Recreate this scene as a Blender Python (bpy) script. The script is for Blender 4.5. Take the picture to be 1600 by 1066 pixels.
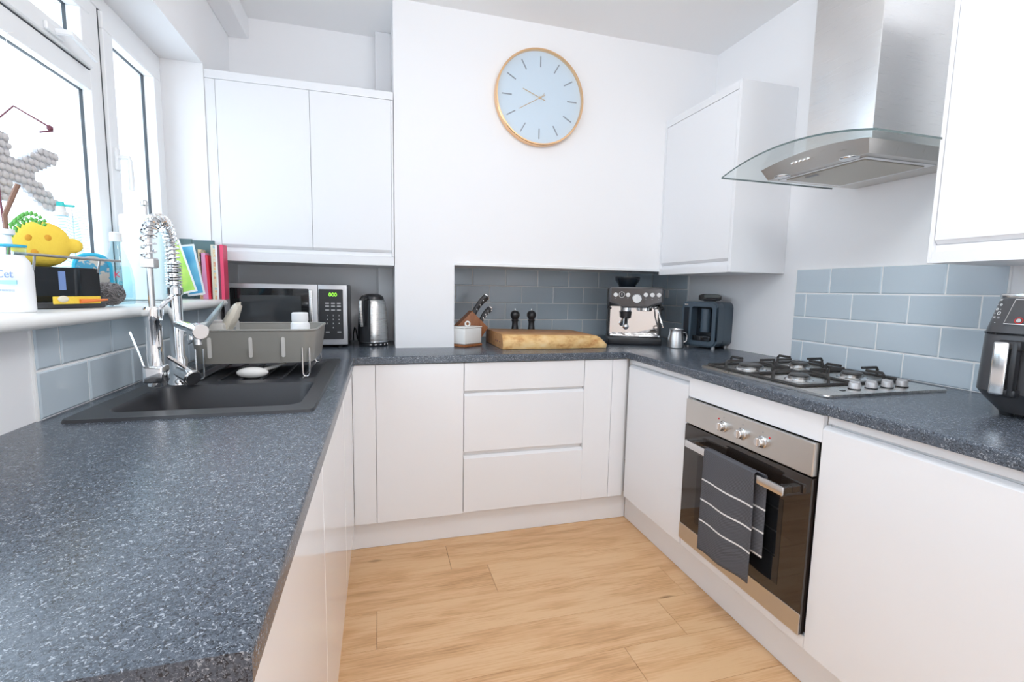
import bpy, bmesh, math, random
from mathutils import Vector, Matrix, Euler
random.seed(4)
PI = math.pi
R = math.radians
for o in list(bpy.data.objects): bpy.data.objects.remove(o)
scn = bpy.context.scene
COL = scn.collection

# ------------------------------------------------------------------ camera
cam_d = bpy.data.cameras.new('camera'); cam = bpy.data.objects.new('camera', cam_d); COL.objects.link(cam)
cam_d.sensor_width = 36.0; cam_d.lens = 740.1 / 1600 * 36.0; cam_d.clip_start = 0.02
YAW, PITCH, ROLL = R(15.7147), R(6.1712), R(1.0657)
fw = Vector((math.sin(YAW)*math.cos(PITCH), math.cos(YAW)*math.cos(PITCH), -math.sin(PITCH)))
rt = Vector((math.cos(YAW), -math.sin(YAW), 0)); up = rt.cross(fw)
r2 = rt*math.cos(ROLL) + up*math.sin(ROLL); u2 = -rt*math.sin(ROLL) + up*math.cos(ROLL)
cam.matrix_world = Matrix(((r2.x, u2.x, -fw.x, 0), (r2.y, u2.y, -fw.y, 0), (r2.z, u2.z, -fw.z, 1.2151), (0, 0, 0, 1)))
scn.camera = cam
scn.cycles.max_bounces = 16; scn.cycles.diffuse_bounces = 8; scn.cycles.transparent_max_bounces = 16
# ------------------------------------------------------------------ light
wd = bpy.data.worlds.new('sky'); scn.world = wd; wd.use_nodes = True
bg = wd.node_tree.nodes['Background']; bg.inputs[0].default_value = (0.80, 0.895, 1.0, 1); bg.inputs[1].default_value = 2.9
def area(name, loc, rot, sx, sy, energy, col):
    l = bpy.data.lights.new(name, 'AREA'); l.shape = 'RECTANGLE'; l.size = sx; l.size_y = sy; l.energy = energy; l.color = col
    o = bpy.data.objects.new(name, l); COL.objects.link(o); o.location = loc; o.rotation_euler = rot; return o
pl_ = bpy.data.lights.new('pendant_bulb', 'POINT'); pl_.energy = 20; pl_.color = (0.93, 0.96, 1.0); pl_.shadow_soft_size = 0.16; po_ = bpy.data.objects.new('pendant_bulb', pl_); COL.objects.link(po_); po_.location = (0.62, 0.62, 2.26)
area('ceiling_lamp_light', (0.55, -1.2, 2.50), (0, 0, 0), 0.45, 0.45, 6, (1.0, 0.97, 0.93))
vs = scn.view_settings
vs.view_transform = 'Standard'; vs.look = 'None'; vs.gamma = 1.0; vs.exposure = 0.40; vs.use_curve_mapping = False

# ------------------------------------------------------------------ materials
M = {}
def mat(name, col, rough=0.5, metal=0.0, spec=0.5, coat=0.0, alpha=None, emis=None, trans=0.0):
    m = bpy.data.materials.new(name); m.use_nodes = True
    b = m.node_tree.nodes['Principled BSDF']
    b.inputs['Base Color'].default_value = (*col, 1); b.inputs['Roughness'].default_value = rough
    b.inputs['Metallic'].default_value = metal; b.inputs['Specular IOR Level'].default_value = spec
    b.inputs['Coat Weight'].default_value = coat; b.inputs['Coat Roughness'].default_value = 0.05
    b.inputs['Transmission Weight'].default_value = trans
    if emis: b.inputs['Emission Color'].default_value = (*emis[0], 1); b.inputs['Emission Strength'].default_value = emis[1]
    M[name] = m; return m
def nd(m, t): return m.node_tree.nodes.new(t)
def lk(m, a, b): m.node_tree.links.new(a, b)
def bsdf(m): return m.node_tree.nodes['Principled BSDF']
def ramp(m, stops):
    r = nd(m, 'ShaderNodeValToRGB'); e = r.color_ramp.elements
    e[0].position, e[0].color = stops[0][0], (*stops[0][1], 1); e[1].position, e[1].color = stops[1][0], (*stops[1][1], 1)
    for p, c in stops[2:]:
        k = e.new(p); k.color = (*c, 1)
    return r
def bump(m, src, strength, dist=0.002):
    b = nd(m, 'ShaderNodeBump'); b.inputs['Strength'].default_value = strength; b.inputs['Distance'].default_value = dist
    lk(m, src, b.inputs['Height']); lk(m, b.outputs['Normal'], bsdf(m).inputs['Normal'])
def noise(m, scale, detail=3, rough=0.5, vec=None):
    n = nd(m, 'ShaderNodeTexNoise'); n.inputs['Scale'].default_value = scale; n.inputs['Detail'].default_value = detail; n.inputs['Roughness'].default_value = rough
    if vec is not None: lk(m, vec, n.inputs['Vector'])
    return n
def objco(m, sc=(1, 1, 1)):
    t = nd(m, 'ShaderNodeTexCoord'); mp = nd(m, 'ShaderNodeMapping'); mp.inputs['Scale'].default_value = sc
    lk(m, t.outputs['Object'], mp.inputs['Vector']); return mp.outputs['Vector']

m = mat('plaster', (0.88, 0.88, 0.89), 0.75); n = noise(m, 60, 4, .6, objco(m)); bump(m, n.outputs['Fac'], 0.05)
m = mat('ceiling_paint', (0.86, 0.86, 0.86), 0.85); n = noise(m, 40, 4, .6, objco(m)); bump(m, n.outputs['Fac'], 0.06)
mat('gloss_white', (0.83, 0.84, 0.86), 0.10, spec=0.5)
mat('satin_white', (0.83, 0.84, 0.86), 0.32)
mat('carcass_white', (0.80, 0.80, 0.80), 0.45)
mat('upvc', (0.86, 0.87, 0.88), 0.25)
mat('gasket', (0.06, 0.07, 0.08), 0.6)
mat('sill_white', (0.86, 0.86, 0.84), 0.30)
m = mat('tile_glaze', (0.40, 0.47, 0.52), 0.10, spec=0.5)
oi = nd(m, 'ShaderNodeObjectInfo'); r = ramp(m, [(0, (0.52, 0.605, 0.665)), (1, (0.565, 0.645, 0.705))]); lk(m, oi.outputs['Random'], r.inputs[0]); lk(m, r.outputs[0], bsdf(m).inputs['Base Color'])
n = noise(m, 9, 2, .5, objco(m)); bump(m, n.outputs['Fac'], 0.06, 0.004)
mat('grout', (0.88, 0.88, 0.87), 0.85)
# speckled laminate worktop
m = mat('worktop_laminate', (0.1, 0.11, 0.13), 0.25, spec=0.5)
v = objco(m)
def flecks(scale, seedoff, lo, hi):
    mp = nd(m, 'ShaderNodeMapping'); mp.inputs['Location'].default_value = (seedoff, seedoff*2.1, 0); lk(m, v, mp.inputs['Vector'])
    wn = noise(m, scale*0.6, 2, .5, mp.outputs['Vector'])
    mx = nd(m, 'ShaderNodeMix'); mx.data_type = 'VECTOR'; mx.inputs[0].default_value = 0.02
    lk(m, mp.outputs['Vector'], mx.inputs[4]); lk(m, wn.outputs['Color'], mx.inputs[5])
    vo = nd(m, 'ShaderNodeTexVoronoi'); vo.inputs['Scale'].default_value = scale; vo.inputs['Randomness'].default_value = 1.0
    lk(m, mx.outputs[1], vo.inputs['Vector'])
    sx = nd(m, 'ShaderNodeSeparateColor'); lk(m, vo.outputs['Color'], sx.inputs[0])
    gt = nd(m, 'ShaderNodeMath'); gt.operation = 'GREATER_THAN'; gt.inputs[1].default_value = lo; lk(m, sx.outputs[0], gt.inputs[0])
    ls = nd(m, 'ShaderNodeMath'); ls.operation = 'LESS_THAN'; ls.inputs[1].default_value = hi; lk(m, vo.outputs['Distance'], ls.inputs[0])
    mu = nd(m, 'ShaderNodeMath'); mu.operation = 'MULTIPLY'; lk(m, gt.outputs[0], mu.inputs[0]); lk(m, ls.outputs[0], mu.inputs[1]); return mu.outputs[0]
def mixc(m, fac, a, b):
    x = nd(m, 'ShaderNodeMix'); x.data_type = 'RGBA'
    lk(m, fac, x.inputs[0])
    if isinstance(a, tuple): x.inputs[6].default_value = (*a, 1)
    else: lk(m, a, x.inputs[6])
    if isinstance(b, tuple): x.inputs[7].default_value = (*b, 1)
    else: lk(m, b, x.inputs[7])
    return x.outputs[2]
f1 = flecks(250, 0.0, 0.80, 0.42); f2 = flecks(360, 3.3, 0.55, 0.40); f3 = flecks(260, 7.7, 0.66, 0.5)
bn = noise(m, 300, 2, .5, v); br = ramp(m, [(0.35, (0.046, 0.057, 0.075)), (0.65, (0.098, 0.118, 0.147))]); lk(m, bn.outputs['Fac'], br.inputs[0])
c = mixc(m, f3, br.outputs[0], (0.022, 0.025, 0.032)); c = mixc(m, f2, c, (0.165, 0.19, 0.225)); c = mixc(m, f1, c, (0.31, 0.34, 0.38))
lk(m, c, bsdf(m).inputs['Base Color'])
# laminate floor planks
m = mat('oak_plank', (0.6, 0.4, 0.2), 0.33, spec=0.4)
t = nd(m, 'ShaderNodeTexCoord'); oi = nd(m, 'ShaderNodeObjectInfo')
ad = nd(m, 'ShaderNodeVectorMath'); ad.operation = 'ADD'; sc = nd(m, 'ShaderNodeVectorMath'); sc.operation = 'SCALE'
cb = nd(m, 'ShaderNodeCombineXYZ'); lk(m, oi.outputs['Random'], cb.inputs[0]); lk(m, oi.outputs['Random'], cb.inputs[1])
lk(m, cb.outputs[0], sc.inputs[0]); sc.inputs['Scale'].default_value = 37.0
lk(m, t.outputs['Object'], ad.inputs[0]); lk(m, sc.outputs[0], ad.inputs[1])
mp = nd(m, 'ShaderNodeMapping'); mp.inputs['Scale'].default_value = (1.0, 5.5, 1.0); lk(m, ad.outputs[0], mp.inputs['Vector'])
n0 = noise(m, 1.6, 2, .5, mp.outputs['Vector'])
wv = nd(m, 'ShaderNodeMath'); wv.operation = 'MULTIPLY'; wv.inputs[1].default_value = 26.0; lk(m, n0.outputs['Fac'], wv.inputs[0])
sn = nd(m, 'ShaderNodeMath'); sn.operation = 'SINE'; lk(m, wv.outputs[0], sn.inputs[0])
mp2 = nd(m, 'ShaderNodeMapping'); mp2.inputs['Scale'].default_value = (3.0, 70.0, 1.0); lk(m, ad.outputs[0], mp2.inputs['Vector'])
n1 = noise(m, 2.5, 4, .6, mp2.outputs['Vector'])
a1 = nd(m, 'ShaderNodeMath'); a1.operation = 'MULTIPLY_ADD'; a1.inputs[1].default_value = 0.10; lk(m, sn.outputs[0], a1.inputs[0]); lk(m, n1.outputs['Fac'], a1.inputs[2])
n2 = noise(m, 2.2, 2, .5, mp.outputs['Vector'])
a2 = nd(m, 'ShaderNodeMath'); a2.operation = 'MULTIPLY_ADD'; a2.inputs[1].default_value = 0.55; lk(m, n2.outputs['Fac'], a2.inputs[0]); lk(m, a1.outputs[0], a2.inputs[2])
a3 = nd(m, 'ShaderNodeMath'); a3.operation = 'MULTIPLY_ADD'; a3.inputs[1].default_value = 0.14; lk(m, oi.outputs['Random'], a3.inputs[0]); lk(m, a2.outputs[0], a3.inputs[2])
r = ramp(m, [(0.45, (0.50, 0.275, 0.125)), (0.78, (0.70, 0.42, 0.215)), (1.05 if False else 0.98, (0.77, 0.505, 0.280))]); lk(m, a3.outputs[0], r.inputs[0])
# sparse knots
vk = nd(m, 'ShaderNodeTexVoronoi'); vk.inputs['Scale'].default_value = 1.3; mp3 = nd(m, 'ShaderNodeMapping'); mp3.inputs['Scale'].default_value = (1.0, 2.6, 1.0); lk(m, ad.outputs[0], mp3.inputs['Vector']); lk(m, mp3.outputs['Vector'], vk.inputs['Vector'])
kr = ramp(m, [(0.015, (1, 1, 1)), (0.055, (0, 0, 0))]); lk(m, vk.outputs['Distance'], kr.inputs[0])
lk(m, mixc(m, kr.outputs[0], r.outputs[0], (0.26, 0.13, 0.055)), bsdf(m).inputs['Base Color'])
bump(m, n1.outputs['Fac'], 0.04)
# metals
def brushed(name, col, rough, sc):
    m = mat(name, col, rough, 1.0); n = noise(m, 1.0, 3, .6, objco(m, sc))
    r = ramp(m, [(0.3, (rough*0.8,)*3), (0.7, (rough*1.25,)*3)]); lk(m, n.outputs['Fac'], r.inputs[0]); lk(m, r.outputs[0], bsdf(m).inputs['Roughness']); bump(m, n.outputs['Fac'], 0.03, 0.0005); return m
brushed('brushed_steel', (0.76, 0.755, 0.75), 0.32, (8, 8, 900)); brushed('brushed_steel_h', (0.62, 0.60, 0.57), 0.34, (900, 12, 12))
brushed('hob_steel', (0.70, 0.69, 0.67), 0.30, (700, 10, 10)); brushed('kettle_steel', (0.74, 0.73, 0.71), 0.28, (6, 6, 600))
mat('chrome', (0.88, 0.89, 0.90), 0.04, 1.0); mat('satin_chrome', (0.72, 0.72, 0.72), 0.22, 1.0)
mat('copper_gold', (0.92, 0.60, 0.34), 0.26, 1.0)
mat('black_composite', (0.035, 0.037, 0.043), 0.36); m = M['black_composite']; n = noise(m, 500, 2, .6, objco(m)); bump(m, n.outputs['Fac'], 0.05, 0.0006)
mat('black_plastic', (0.022, 0.023, 0.026), 0.32); mat('black_gloss', (0.012, 0.013, 0.015), 0.05); mat('cast_iron', (0.03, 0.028, 0.027), 0.55)
mat('burner_cap', (0.06, 0.06, 0.06), 0.4)
mat('charcoal_plastic', (0.062, 0.063, 0.068), 0.30); mat('slate_blue_plastic', (0.065, 0.095, 0.125), 0.33); mat('slate_dark', (0.012, 0.018, 0.026), 0.2)
mat('oven_glass', (0.020, 0.014, 0.011), 0.03, spec=0.8); mat('oven_inner', (0.09, 0.055, 0.035), 0.12)
mat('white_plastic', (0.83, 0.83, 0.82), 0.35); mat('white_ceramic', (0.84, 0.83, 0.80), 0.12); mat('grey_print', (0.30, 0.31, 0.33), 0.5)
mat('taupe_plastic', (0.27, 0.26, 0.235), 0.36); mat('pale_taupe', (0.55, 0.53, 0.50), 0.4)
mat('clock_face', (0.78, 0.82, 0.86), 0.35); mat('index_grey', (0.33, 0.33, 0.35), 0.4)
mat('red_led', (0.6, 0.02, 0.02), 0.4); mat('green_led', (0.1, 0.5, 0.02), 0.4, emis=((0.35, 1.0, 0.05), 1.2)); mat('lcd_grey', (0.24, 0.26, 0.25), 0.2)
mat('pink_red', (0.80, 0.07, 0.16), 0.4); mat('pink', (0.82, 0.38, 0.62), 0.45); mat('red', (0.75, 0.03, 0.07), 0.4); mat('lilac', (0.62, 0.48, 0.80), 0.5); mat('teal_dark', (0.10, 0.17, 0.18), 0.4); mat('cream', (0.72, 0.66, 0.52), 0.5); mat('maroon', (0.17, 0.045, 0.07), 0.45); mat('paper', (0.84, 0.83, 0.80), 0.8)
m = mat('green_cover', (0.42, 0.75, 0.12), 0.35); n = noise(m, 14, 2, .5, objco(m)); r = ramp(m, [(0.35, (0.28, 0.66, 0.10)), (0.7, (0.62, 0.82, 0.18))]); lk(m, n.outputs['Fac'], r.inputs[0]); lk(m, r.outputs[0], bsdf(m).inputs['Base Color'])
m = mat('blue_cover', (0.1, 0.45, 0.75), 0.35); n = noise(m, 10, 2, .5, objco(m)); r = ramp(m, [(0.35, (0.05, 0.35, 0.65)), (0.7, (0.25, 0.68, 0.85))]); lk(m, n.outputs['Fac'], r.inputs[0]); lk(m, r.outputs[0], bsdf(m).inputs['Base Color'])
m = mat('busy_spine', (0.6, 0.55, 0.5), 0.45); n = noise(m, 1, 2, .5, objco(m, (60, 60, 90))); r = ramp(m, [(0.3, (0.30, 0.45, 0.50)), (0.45, (0.75, 0.70, 0.58)), (0.6, (0.78, 0.55, 0.25)), (0.72, (0.65, 0.25, 0.22))]); lk(m, n.outputs['Fac'], r.inputs[0]); lk(m, r.outputs[0], bsdf(m).inputs['Base Color'])
# wood of the chopping board and the knife block
def wood(name, c0, c1, c2, sc, rough=0.45):
    m = mat(name, c1, rough); v = objco(m, sc); n = noise(m, 3.0, 5, .6, v); r = ramp(m, [(0.30, c0), (0.50, c1), (0.72, c2)]); lk(m, n.outputs['Fac'], r.inputs[0]); lk(m, r.outputs[0], bsdf(m).inputs['Base Color']); bump(m, n.outputs['Fac'], 0.08); return m
wood('board_top', (0.42, 0.20, 0.08), (0.58, 0.30, 0.13), (0.66, 0.38, 0.18), (2, 14, 14)); wood('board_edge', (0.52, 0.22, 0.06), (0.80, 0.52, 0.22), (0.86, 0.64, 0.34), (5, 8, 9)); wood('knife_wood', (0.25, 0.085, 0.030), (0.34, 0.125, 0.045), (0.42, 0.17, 0.065), (16, 16, 3))
# fabrics
m = mat('towel_cloth', (0.14, 0.14, 0.155), 0.95); wv = nd(m, 'ShaderNodeTexWave'); wv.inputs['Scale'].default_value = 110; wv.inputs['Distortion'].default_value = 1.0; wv.bands_direction = 'DIAGONAL'; lk(m, objco(m, (1, 1, 1.4)), wv.inputs['Vector']); r = ramp(m, [(0.2, (0.055, 0.057, 0.066)), (0.8, (0.125, 0.128, 0.145))]); lk(m, wv.outputs['Fac'], r.inputs[0])
sep = nd(m, 'ShaderNodeSeparateXYZ'); lk(m, objco(m), sep.inputs[0])
def band(z0, z1):
    a = nd(m, 'ShaderNodeMath'); a.operation = 'GREATER_THAN'; a.inputs[1].default_value = z0; lk(m, sep.outputs[2], a.inputs[0]); b = nd(m, 'ShaderNodeMath'); b.operation = 'LESS_THAN'; b.inputs[1].default_value = z1; lk(m, sep.outputs[2], b.inputs[0]); x = nd(m, 'ShaderNodeMath'); x.operation = 'MULTIPLY'; lk(m, a.outputs[0], x.inputs[0]); lk(m, b.outputs[0], x.inputs[1]); return x.outputs[0]
cc = r.outputs[0]
for z0 in (-0.115, -0.192, -0.272): cc = mixc(m, band(z0, z0 + 0.006), cc, (0.78, 0.78, 0.78))
lk(m, cc, bsdf(m).inputs['Base Color']); bump(m, wv.outputs['Fac'], 0.3, 0.001)
m = mat('paper_towel', (0.80, 0.87, 0.87), 0.9); vo = nd(m, 'ShaderNodeTexVoronoi'); vo.inputs['Scale'].default_value = 130; lk(m, objco(m), vo.inputs['Vector']); bump(m, vo.outputs['Distance'], 0.35, 0.0015)
m = mat('sponge_yellow', (0.86, 0.60, 0.07), 0.85); n = noise(m, 160, 3, .6, objco(m)); bump(m, n.outputs['Fac'], 0.5, 0.003)
mat('sponge_orange', (0.70, 0.33, 0.03), 0.9); mat('fern_green', (0.10, 0.36, 0.05), 0.5); mat('twig_brown', (0.24, 0.13, 0.09), 0.7); mat('carrot_orange', (0.85, 0.22, 0.05), 0.6)
m = mat('mitt_cloth', (0.55, 0.53, 0.48), 0.95); n = noise(m, 55, 2, .6, objco(m)); r = ramp(m, [(0.50, (0.55, 0.53, 0.49)), (0.56, (0.08, 0.33, 0.52))]); lk(m, n.outputs['Fac'], r.inputs[0]); lk(m, r.outputs[0], bsdf(m).inputs['Base Color'])
mat('bright_blue', (0.03, 0.46, 0.72), 0.6); mat('teal_plastic', (0.05, 0.62, 0.60), 0.35); mat('wool_grey', (0.33, 0.31, 0.31), 0.45, 0.6); mat('pebble', (0.62, 0.60, 0.60), 0.6); mat('letter_backing', (0.50, 0.50, 0.52), 0.7); mat('text_red', (0.75, 0.05, 0.10), 0.5); mat('text_teal', (0.05, 0.45, 0.55), 0.5); mat('text_blue', (0.18, 0.28, 0.55), 0.5); mat('label_white', (0.84, 0.85, 0.86), 0.4); mat('sky_stripe', (0.35, 0.72, 0.85), 0.5)
mat('grey_wire', (0.50, 0.50, 0.50), 0.3, 0.8); mat('cloth_cream', (0.66, 0.61, 0.52), 0.9); mat('plate_blue', (0.48, 0.56, 0.60), 0.2)
def thin_glass(name, tint, gloss=0.10):
    m = bpy.data.materials.new(name); m.use_nodes = True; nt = m.node_tree; nt.nodes.remove(nt.nodes['Principled BSDF'])
    out = nt.nodes['Material Output']; tr = nt.nodes.new('ShaderNodeBsdfTransparent'); tr.inputs[0].default_value = (*tint, 1)
    gl = nt.nodes.new('ShaderNodeBsdfGlossy'); gl.inputs['Roughness'].default_value = 0.02; mx = nt.nodes.new('ShaderNodeMixShader')
    lw = nt.nodes.new('ShaderNodeLayerWeight'); lw.inputs[0].default_value = 0.5; pw_ = nt.nodes.new('ShaderNodeMath'); pw_.operation = 'POWER'; pw_.inputs[1].default_value = 4.0; fr = nt.nodes.new('ShaderNodeMath'); fr.operation = 'MULTIPLY_ADD'; fr.inputs[1].default_value = 0.35; fr.inputs[2].default_value = 0.035
    nt.links.new(lw.outputs['Facing'], pw_.inputs[0]); nt.links.new(pw_.outputs[0], fr.inputs[0]); nt.links.new(fr.outputs[0], mx.inputs[0]); nt.links.new(tr.outputs[0], mx.inputs[1]); nt.links.new(gl.outputs[0], mx.inputs[2]); nt.links.new(mx.outputs[0], out.inputs[0]); M[name] = m
thin_glass('window_glass', (0.95, 0.98, 1.0)); thin_glass('hood_glass', (0.94, 0.965, 0.96)); thin_glass('clear_plastic', (0.80, 0.92, 0.95)); thin_glass('blue_liquid_plastic', (0.80, 0.93, 0.97))
mat('glass_edge', (0.10, 0.14, 0.14), 0.2)
mat('bright_satin', (0.88, 0.88, 0.88), 0.16, 1.0)
mat('silver_paint', (0.52, 0.52, 0.535), 0.35, 0.4)
mat('dim_glass', (0.045, 0.05, 0.055), 0.06)

# ------------------------------------------------------------------ mesh helpers
def bx(bm, x0, x1, y0, y1, z0, z1, bev=0.0, seg=1):
    vs_ = [bm.verts.new(p) for p in ((x0, y0, z0), (x1, y0, z0), (x1, y1, z0), (x0, y1, z0), (x0, y0, z1), (x1, y0, z1), (x1, y1, z1), (x0, y1, z1))]
    fs = [bm.faces.new([vs_[i] for i in f]) for f in ((3, 2, 1, 0), (4, 5, 6, 7), (0, 1, 5, 4), (1, 2, 6, 5), (2, 3, 7, 6), (3, 0, 4, 7))]
    if bev > 0:
        ed = list({e for f in fs for e in f.edges}); bmesh.ops.bevel(bm, geom=ed, offset=bev, segments=seg, affect='EDGES', profile=0.5)
    return bm
def prism(bm, pts, axis, a, b, bev=0.0, seg=2):
    """pts 2D outline (counter-clockwise); axis 0: (y,z) swept in x; 1: (x,z) swept in y; 2: (x,y) swept in z"""
    def P(p, t): return ((t, p[0], p[1]), (p[0], t, p[1]), (p[0], p[1], t))[axis]
    A = [bm.verts.new(P(p, a)) for p in pts]; B = [bm.verts.new(P(p, b)) for p in pts]; n = len(pts); fs = []
    fs.append(bm.faces.new(A[::-1])); fs.append(bm.faces.new(B))
    for i in range(n): fs.append(bm.faces.new((A[i], A[(i+1) % n], B[(i+1) % n], B[i])))
    if bev > 0:
        ed = list(set(fs[0].edges) | set(fs[1].edges)); bmesh.ops.bevel(bm, geom=ed, offset=bev, segments=seg, affect='EDGES', profile=0.5)
    bmesh.ops.recalc_face_normals(bm, faces=bm.faces[:]); return bm
def lathe(bm, prof, cx=0, cy=0, seg=24, mtx=None):
    rings = []
    for r_, z in prof:
        if r_ < 1e-6: rings.append([bm.verts.new((cx, cy, z))])
        else: rings.append([bm.verts.new((cx + r_*math.cos(2*PI*i/seg), cy + r_*math.sin(2*PI*i/seg), z)) for i in range(seg)])
    new = [v for r_ in rings for v in r_]
    for a, b in zip(rings, rings[1:]):
        if len(a) == 1 and len(b) == 1: continue
        for i in range(seg):
            j = (i+1) % seg
            if len(a) == 1: bm.faces.new((a[0], b[j], b[i]))
            elif len(b) == 1: bm.faces.new((a[i], a[j], b[0]))
            else: bm.faces.new((a[i], a[j], b[j], b[i]))
    if mtx is not None:
        for v in new: v.co = mtx @ v.co
    return bm
def cyl(bm, p, q, r_, seg=16, r1=None):
    p, q = Vector(p), Vector(q); d = q - p; L = d.length; mt = Matrix.Translation(p) @ d.to_track_quat('Z', 'Y').to_matrix().to_4x4()
    r1 = r_ if r1 is None else r1; e = min(r_, L)*0.08
    return lathe(bm, [(0, 0), (r_ - e, 0), (r_, e), (r1, L - e), (r1 - e, L), (0, L)], 0, 0, seg, mt)
def tube(bm, pts, r_, seg=8, closed=False, rads=None):
    pts = [Vector(p) for p in pts]; n = len(pts); rings = []; prev = None
    for i in range(n):
        if closed: t = (pts[(i+1) % n] - pts[i-1]).normalized()
        else: t = (pts[min(i+1, n-1)] - pts[max(i-1, 0)]).normalized()
        if prev is None:
            a = Vector((0, 0, 1)) if abs(t.z) < 0.9 else Vector((1, 0, 0)); nrm = t.cross(a).normalized()
        else: nrm = (prev - t*prev.dot(t)).normalized()
        prev = nrm; b = t.cross(nrm); rr = rads[i] if rads else r_
        rings.append([bm.verts.new(pts[i] + (nrm*math.cos(2*PI*k/seg) + b*math.sin(2*PI*k/seg))*rr) for k in range(seg)])
    rng = range(n) if closed else range(n-1)
    for i in rng:
        a, b = rings[i], rings[(i+1) % n]
        for k in range(seg): bm.faces.new((a[k], a[(k+1) % seg], b[(k+1) % seg], b[k]))
    if not closed:
        bm.faces.new(rings[0][::-1]); bm.faces.new(rings[-1])
    return bm
def ball(bm, c, rx, ry, rz, seg=16, rings=10):
    return lathe(bm, [(math.sin(PI*i/rings), -math.cos(PI*i/rings)) if 0 < i < rings else (0, -1 if i == 0 else 1) for i in range(rings+1)], 0, 0, seg, Matrix.Translation(c) @ Matrix.Diagonal((rx, ry, rz, 1)))
def rrect(x0, x1, y0, y1, r_, n=5):
    out = []
    for cx, cy, a0 in ((x1-r_, y1-r_, 0), (x0+r_, y1-r_, 90), (x0+r_, y0+r_, 180), (x1-r_, y0+r_, 270)):
        for k in range(n+1):
            a = R(a0 + 90*k/n); out.append((cx + r_*math.cos(a), cy + r_*math.sin(a)))
    return out
def mesh_of(bm, name, angle=35):
    bmesh.ops.recalc_face_normals(bm, faces=bm.faces[:])
    me = bpy.data.meshes.new(name); bm.to_mesh(me); bm.free()
    for p in me.polygons: p.use_smooth = True
    me.set_sharp_from_angle(angle=R(angle)); return me
def link(name, me, material, parent=None, loc=(0, 0, 0), rotz=0, rot=None):
    o = bpy.data.objects.new(name, me); COL.objects.link(o); o.parent = parent; o.location = loc
    o.rotation_euler = rot if rot else (0, 0, rotz)
    if me is not None and material and not me.materials: me.materials.append(M[material])
    return o
def obj(name, bm, material, parent=None, loc=(0, 0, 0), rotz=0, rot=None, angle=35):
    return link(name, mesh_of(bm, name, angle), material, parent, loc, rotz, rot)
NB = bmesh.new
def tag(o, label, cat, group=None):
    o['label'] = label; o['category'] = cat
    if group: o['group'] = group
    return o
def thing(name, label, cat, loc=(0, 0, 0), rotz=0, group=None):
    o = bpy.data.objects.new(name, None); COL.objects.link(o); o.location = loc; o.rotation_euler = (0, 0, rotz); o.empty_display_size = 0.05
    return tag(o, label, cat, group)
def struct(o, label=None):
    o['kind'] = 'structure'
    if label: o['label'] = label
    return o
def box(name, dims, material, parent=None, bev=0.0, seg=1, **k): return obj(name, bx(NB(), *dims, bev, seg), material, parent, **k)
def text(name, s, size, material, parent, loc, rot, depth=0.0004, align='CENTER'):
    c_ = bpy.data.curves.new(name, 'FONT'); c_.body = s; c_.size = size; c_.extrude = depth; c_.align_x = align; c_.align_y = 'CENTER'
    t_ = bpy.data.objects.new(name, c_); COL.objects.link(t_); bpy.context.view_layer.update()
    me = bpy.data.meshes.new_from_object(t_.evaluated_get(bpy.context.evaluated_depsgraph_get())); bpy.data.objects.remove(t_); bpy.data.curves.remove(c_)
    me.materials.clear(); return link(name, me, material, parent, loc, rot=rot)

# ------------------------------------------------------------------ dimensions
XW, XL, ZC, ZT, ZB = 1.8788, -0.7205, 2.5663, 0.9113, 0.8796
YC, YR, YA = 2.4485, 3.003, 2.845          # breast front, recess back, alcove back
XE, XRE, YB = -0.106, 1.2084, 2.1378       # worktop front edges
XRD, YBD, XLD = 1.2212, 2.1506, -0.118     # door planes
ZREC, XBL, XREC = 1.347, 0.0775, 0.374
Y0 = 0.41                                  # near end of the units

# ------------------------------------------------------------------ shell
fl = struct(box('floor', (-1.0, 2.0, -2.6, 3.1, -0.06, -0.0035), 'maroon'), 'oak laminate floor'); fl.data.materials.clear(); fl.data.materials.append(M['twig_brown'])
pw, plen = 0.1985, 1.21; cache = {}
row = 0; y = 1.3415 - 20*pw
while y < 2.35:
    off = {0: 0.292, 1: -0.02, 2: 0.80, 3: 0.45, 4: 1.05}[(row*2 + 4) % 5] - 2*plen; x = off
    while x < 1.5:
        a, b = max(x, -0.75), min(x + plen, 1.35)
        if b - a > 0.02:
            key = round(b - a, 4)
            if key not in cache: cache[key] = mesh_of(bx(NB(), 0, b - a - 0.0012, 0, pw - 0.0012, -0.008, 0.0, 0.0006), 'plank')
            link('plank', cache[key], 'oak_plank', fl, (a, y, 0))
        x += plen
    y += pw; row += 1
struct(box('ceiling', (-1.05, 2.0, -2.6, 3.1, ZC, ZC + 0.1), 'ceiling_paint'))
wr = struct(box('wall_right', (XW, XW + 0.12, -2.6, 3.1, 0, ZC), 'plaster'), 'white wall on the cooker side')
bm = NB(); WY0, WY1, WZ0, WZ1, XF = -0.55, 2.44, 1.118, 2.16, -0.88     # window opening; its unseen near end is lengthened for more side light
bx(bm, -1.02, XL, -2.6, WY0, 0, ZC); bx(bm, -1.02, XL, WY0, WY1, 0, WZ0); bx(bm, -1.02, XL, WY0, WY1, WZ1, ZC); bx(bm, -1.02, XL, WY1, YA + 0.1, 0, ZC)
wl = struct(obj('wall_left', bm, 'plaster'), 'white window wall with a deep reveal')
struct(box('wall_back', (XL, XBL, YA, YA + 0.1, 0, ZC), 'plaster'), 'white alcove wall behind the wall cupboard')
bm = NB(); bx(bm, XBL, XREC, YC, YR + 0.06, 0, ZC); bx(bm, XREC, XW, YC, YR + 0.06, ZREC, ZC); bx(bm, XREC, XW, YR, YR + 0.06, 0, ZREC)
wc = struct(obj('wall_chimney', bm, 'plaster'), 'white chimney breast with a low tiled recess')
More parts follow.
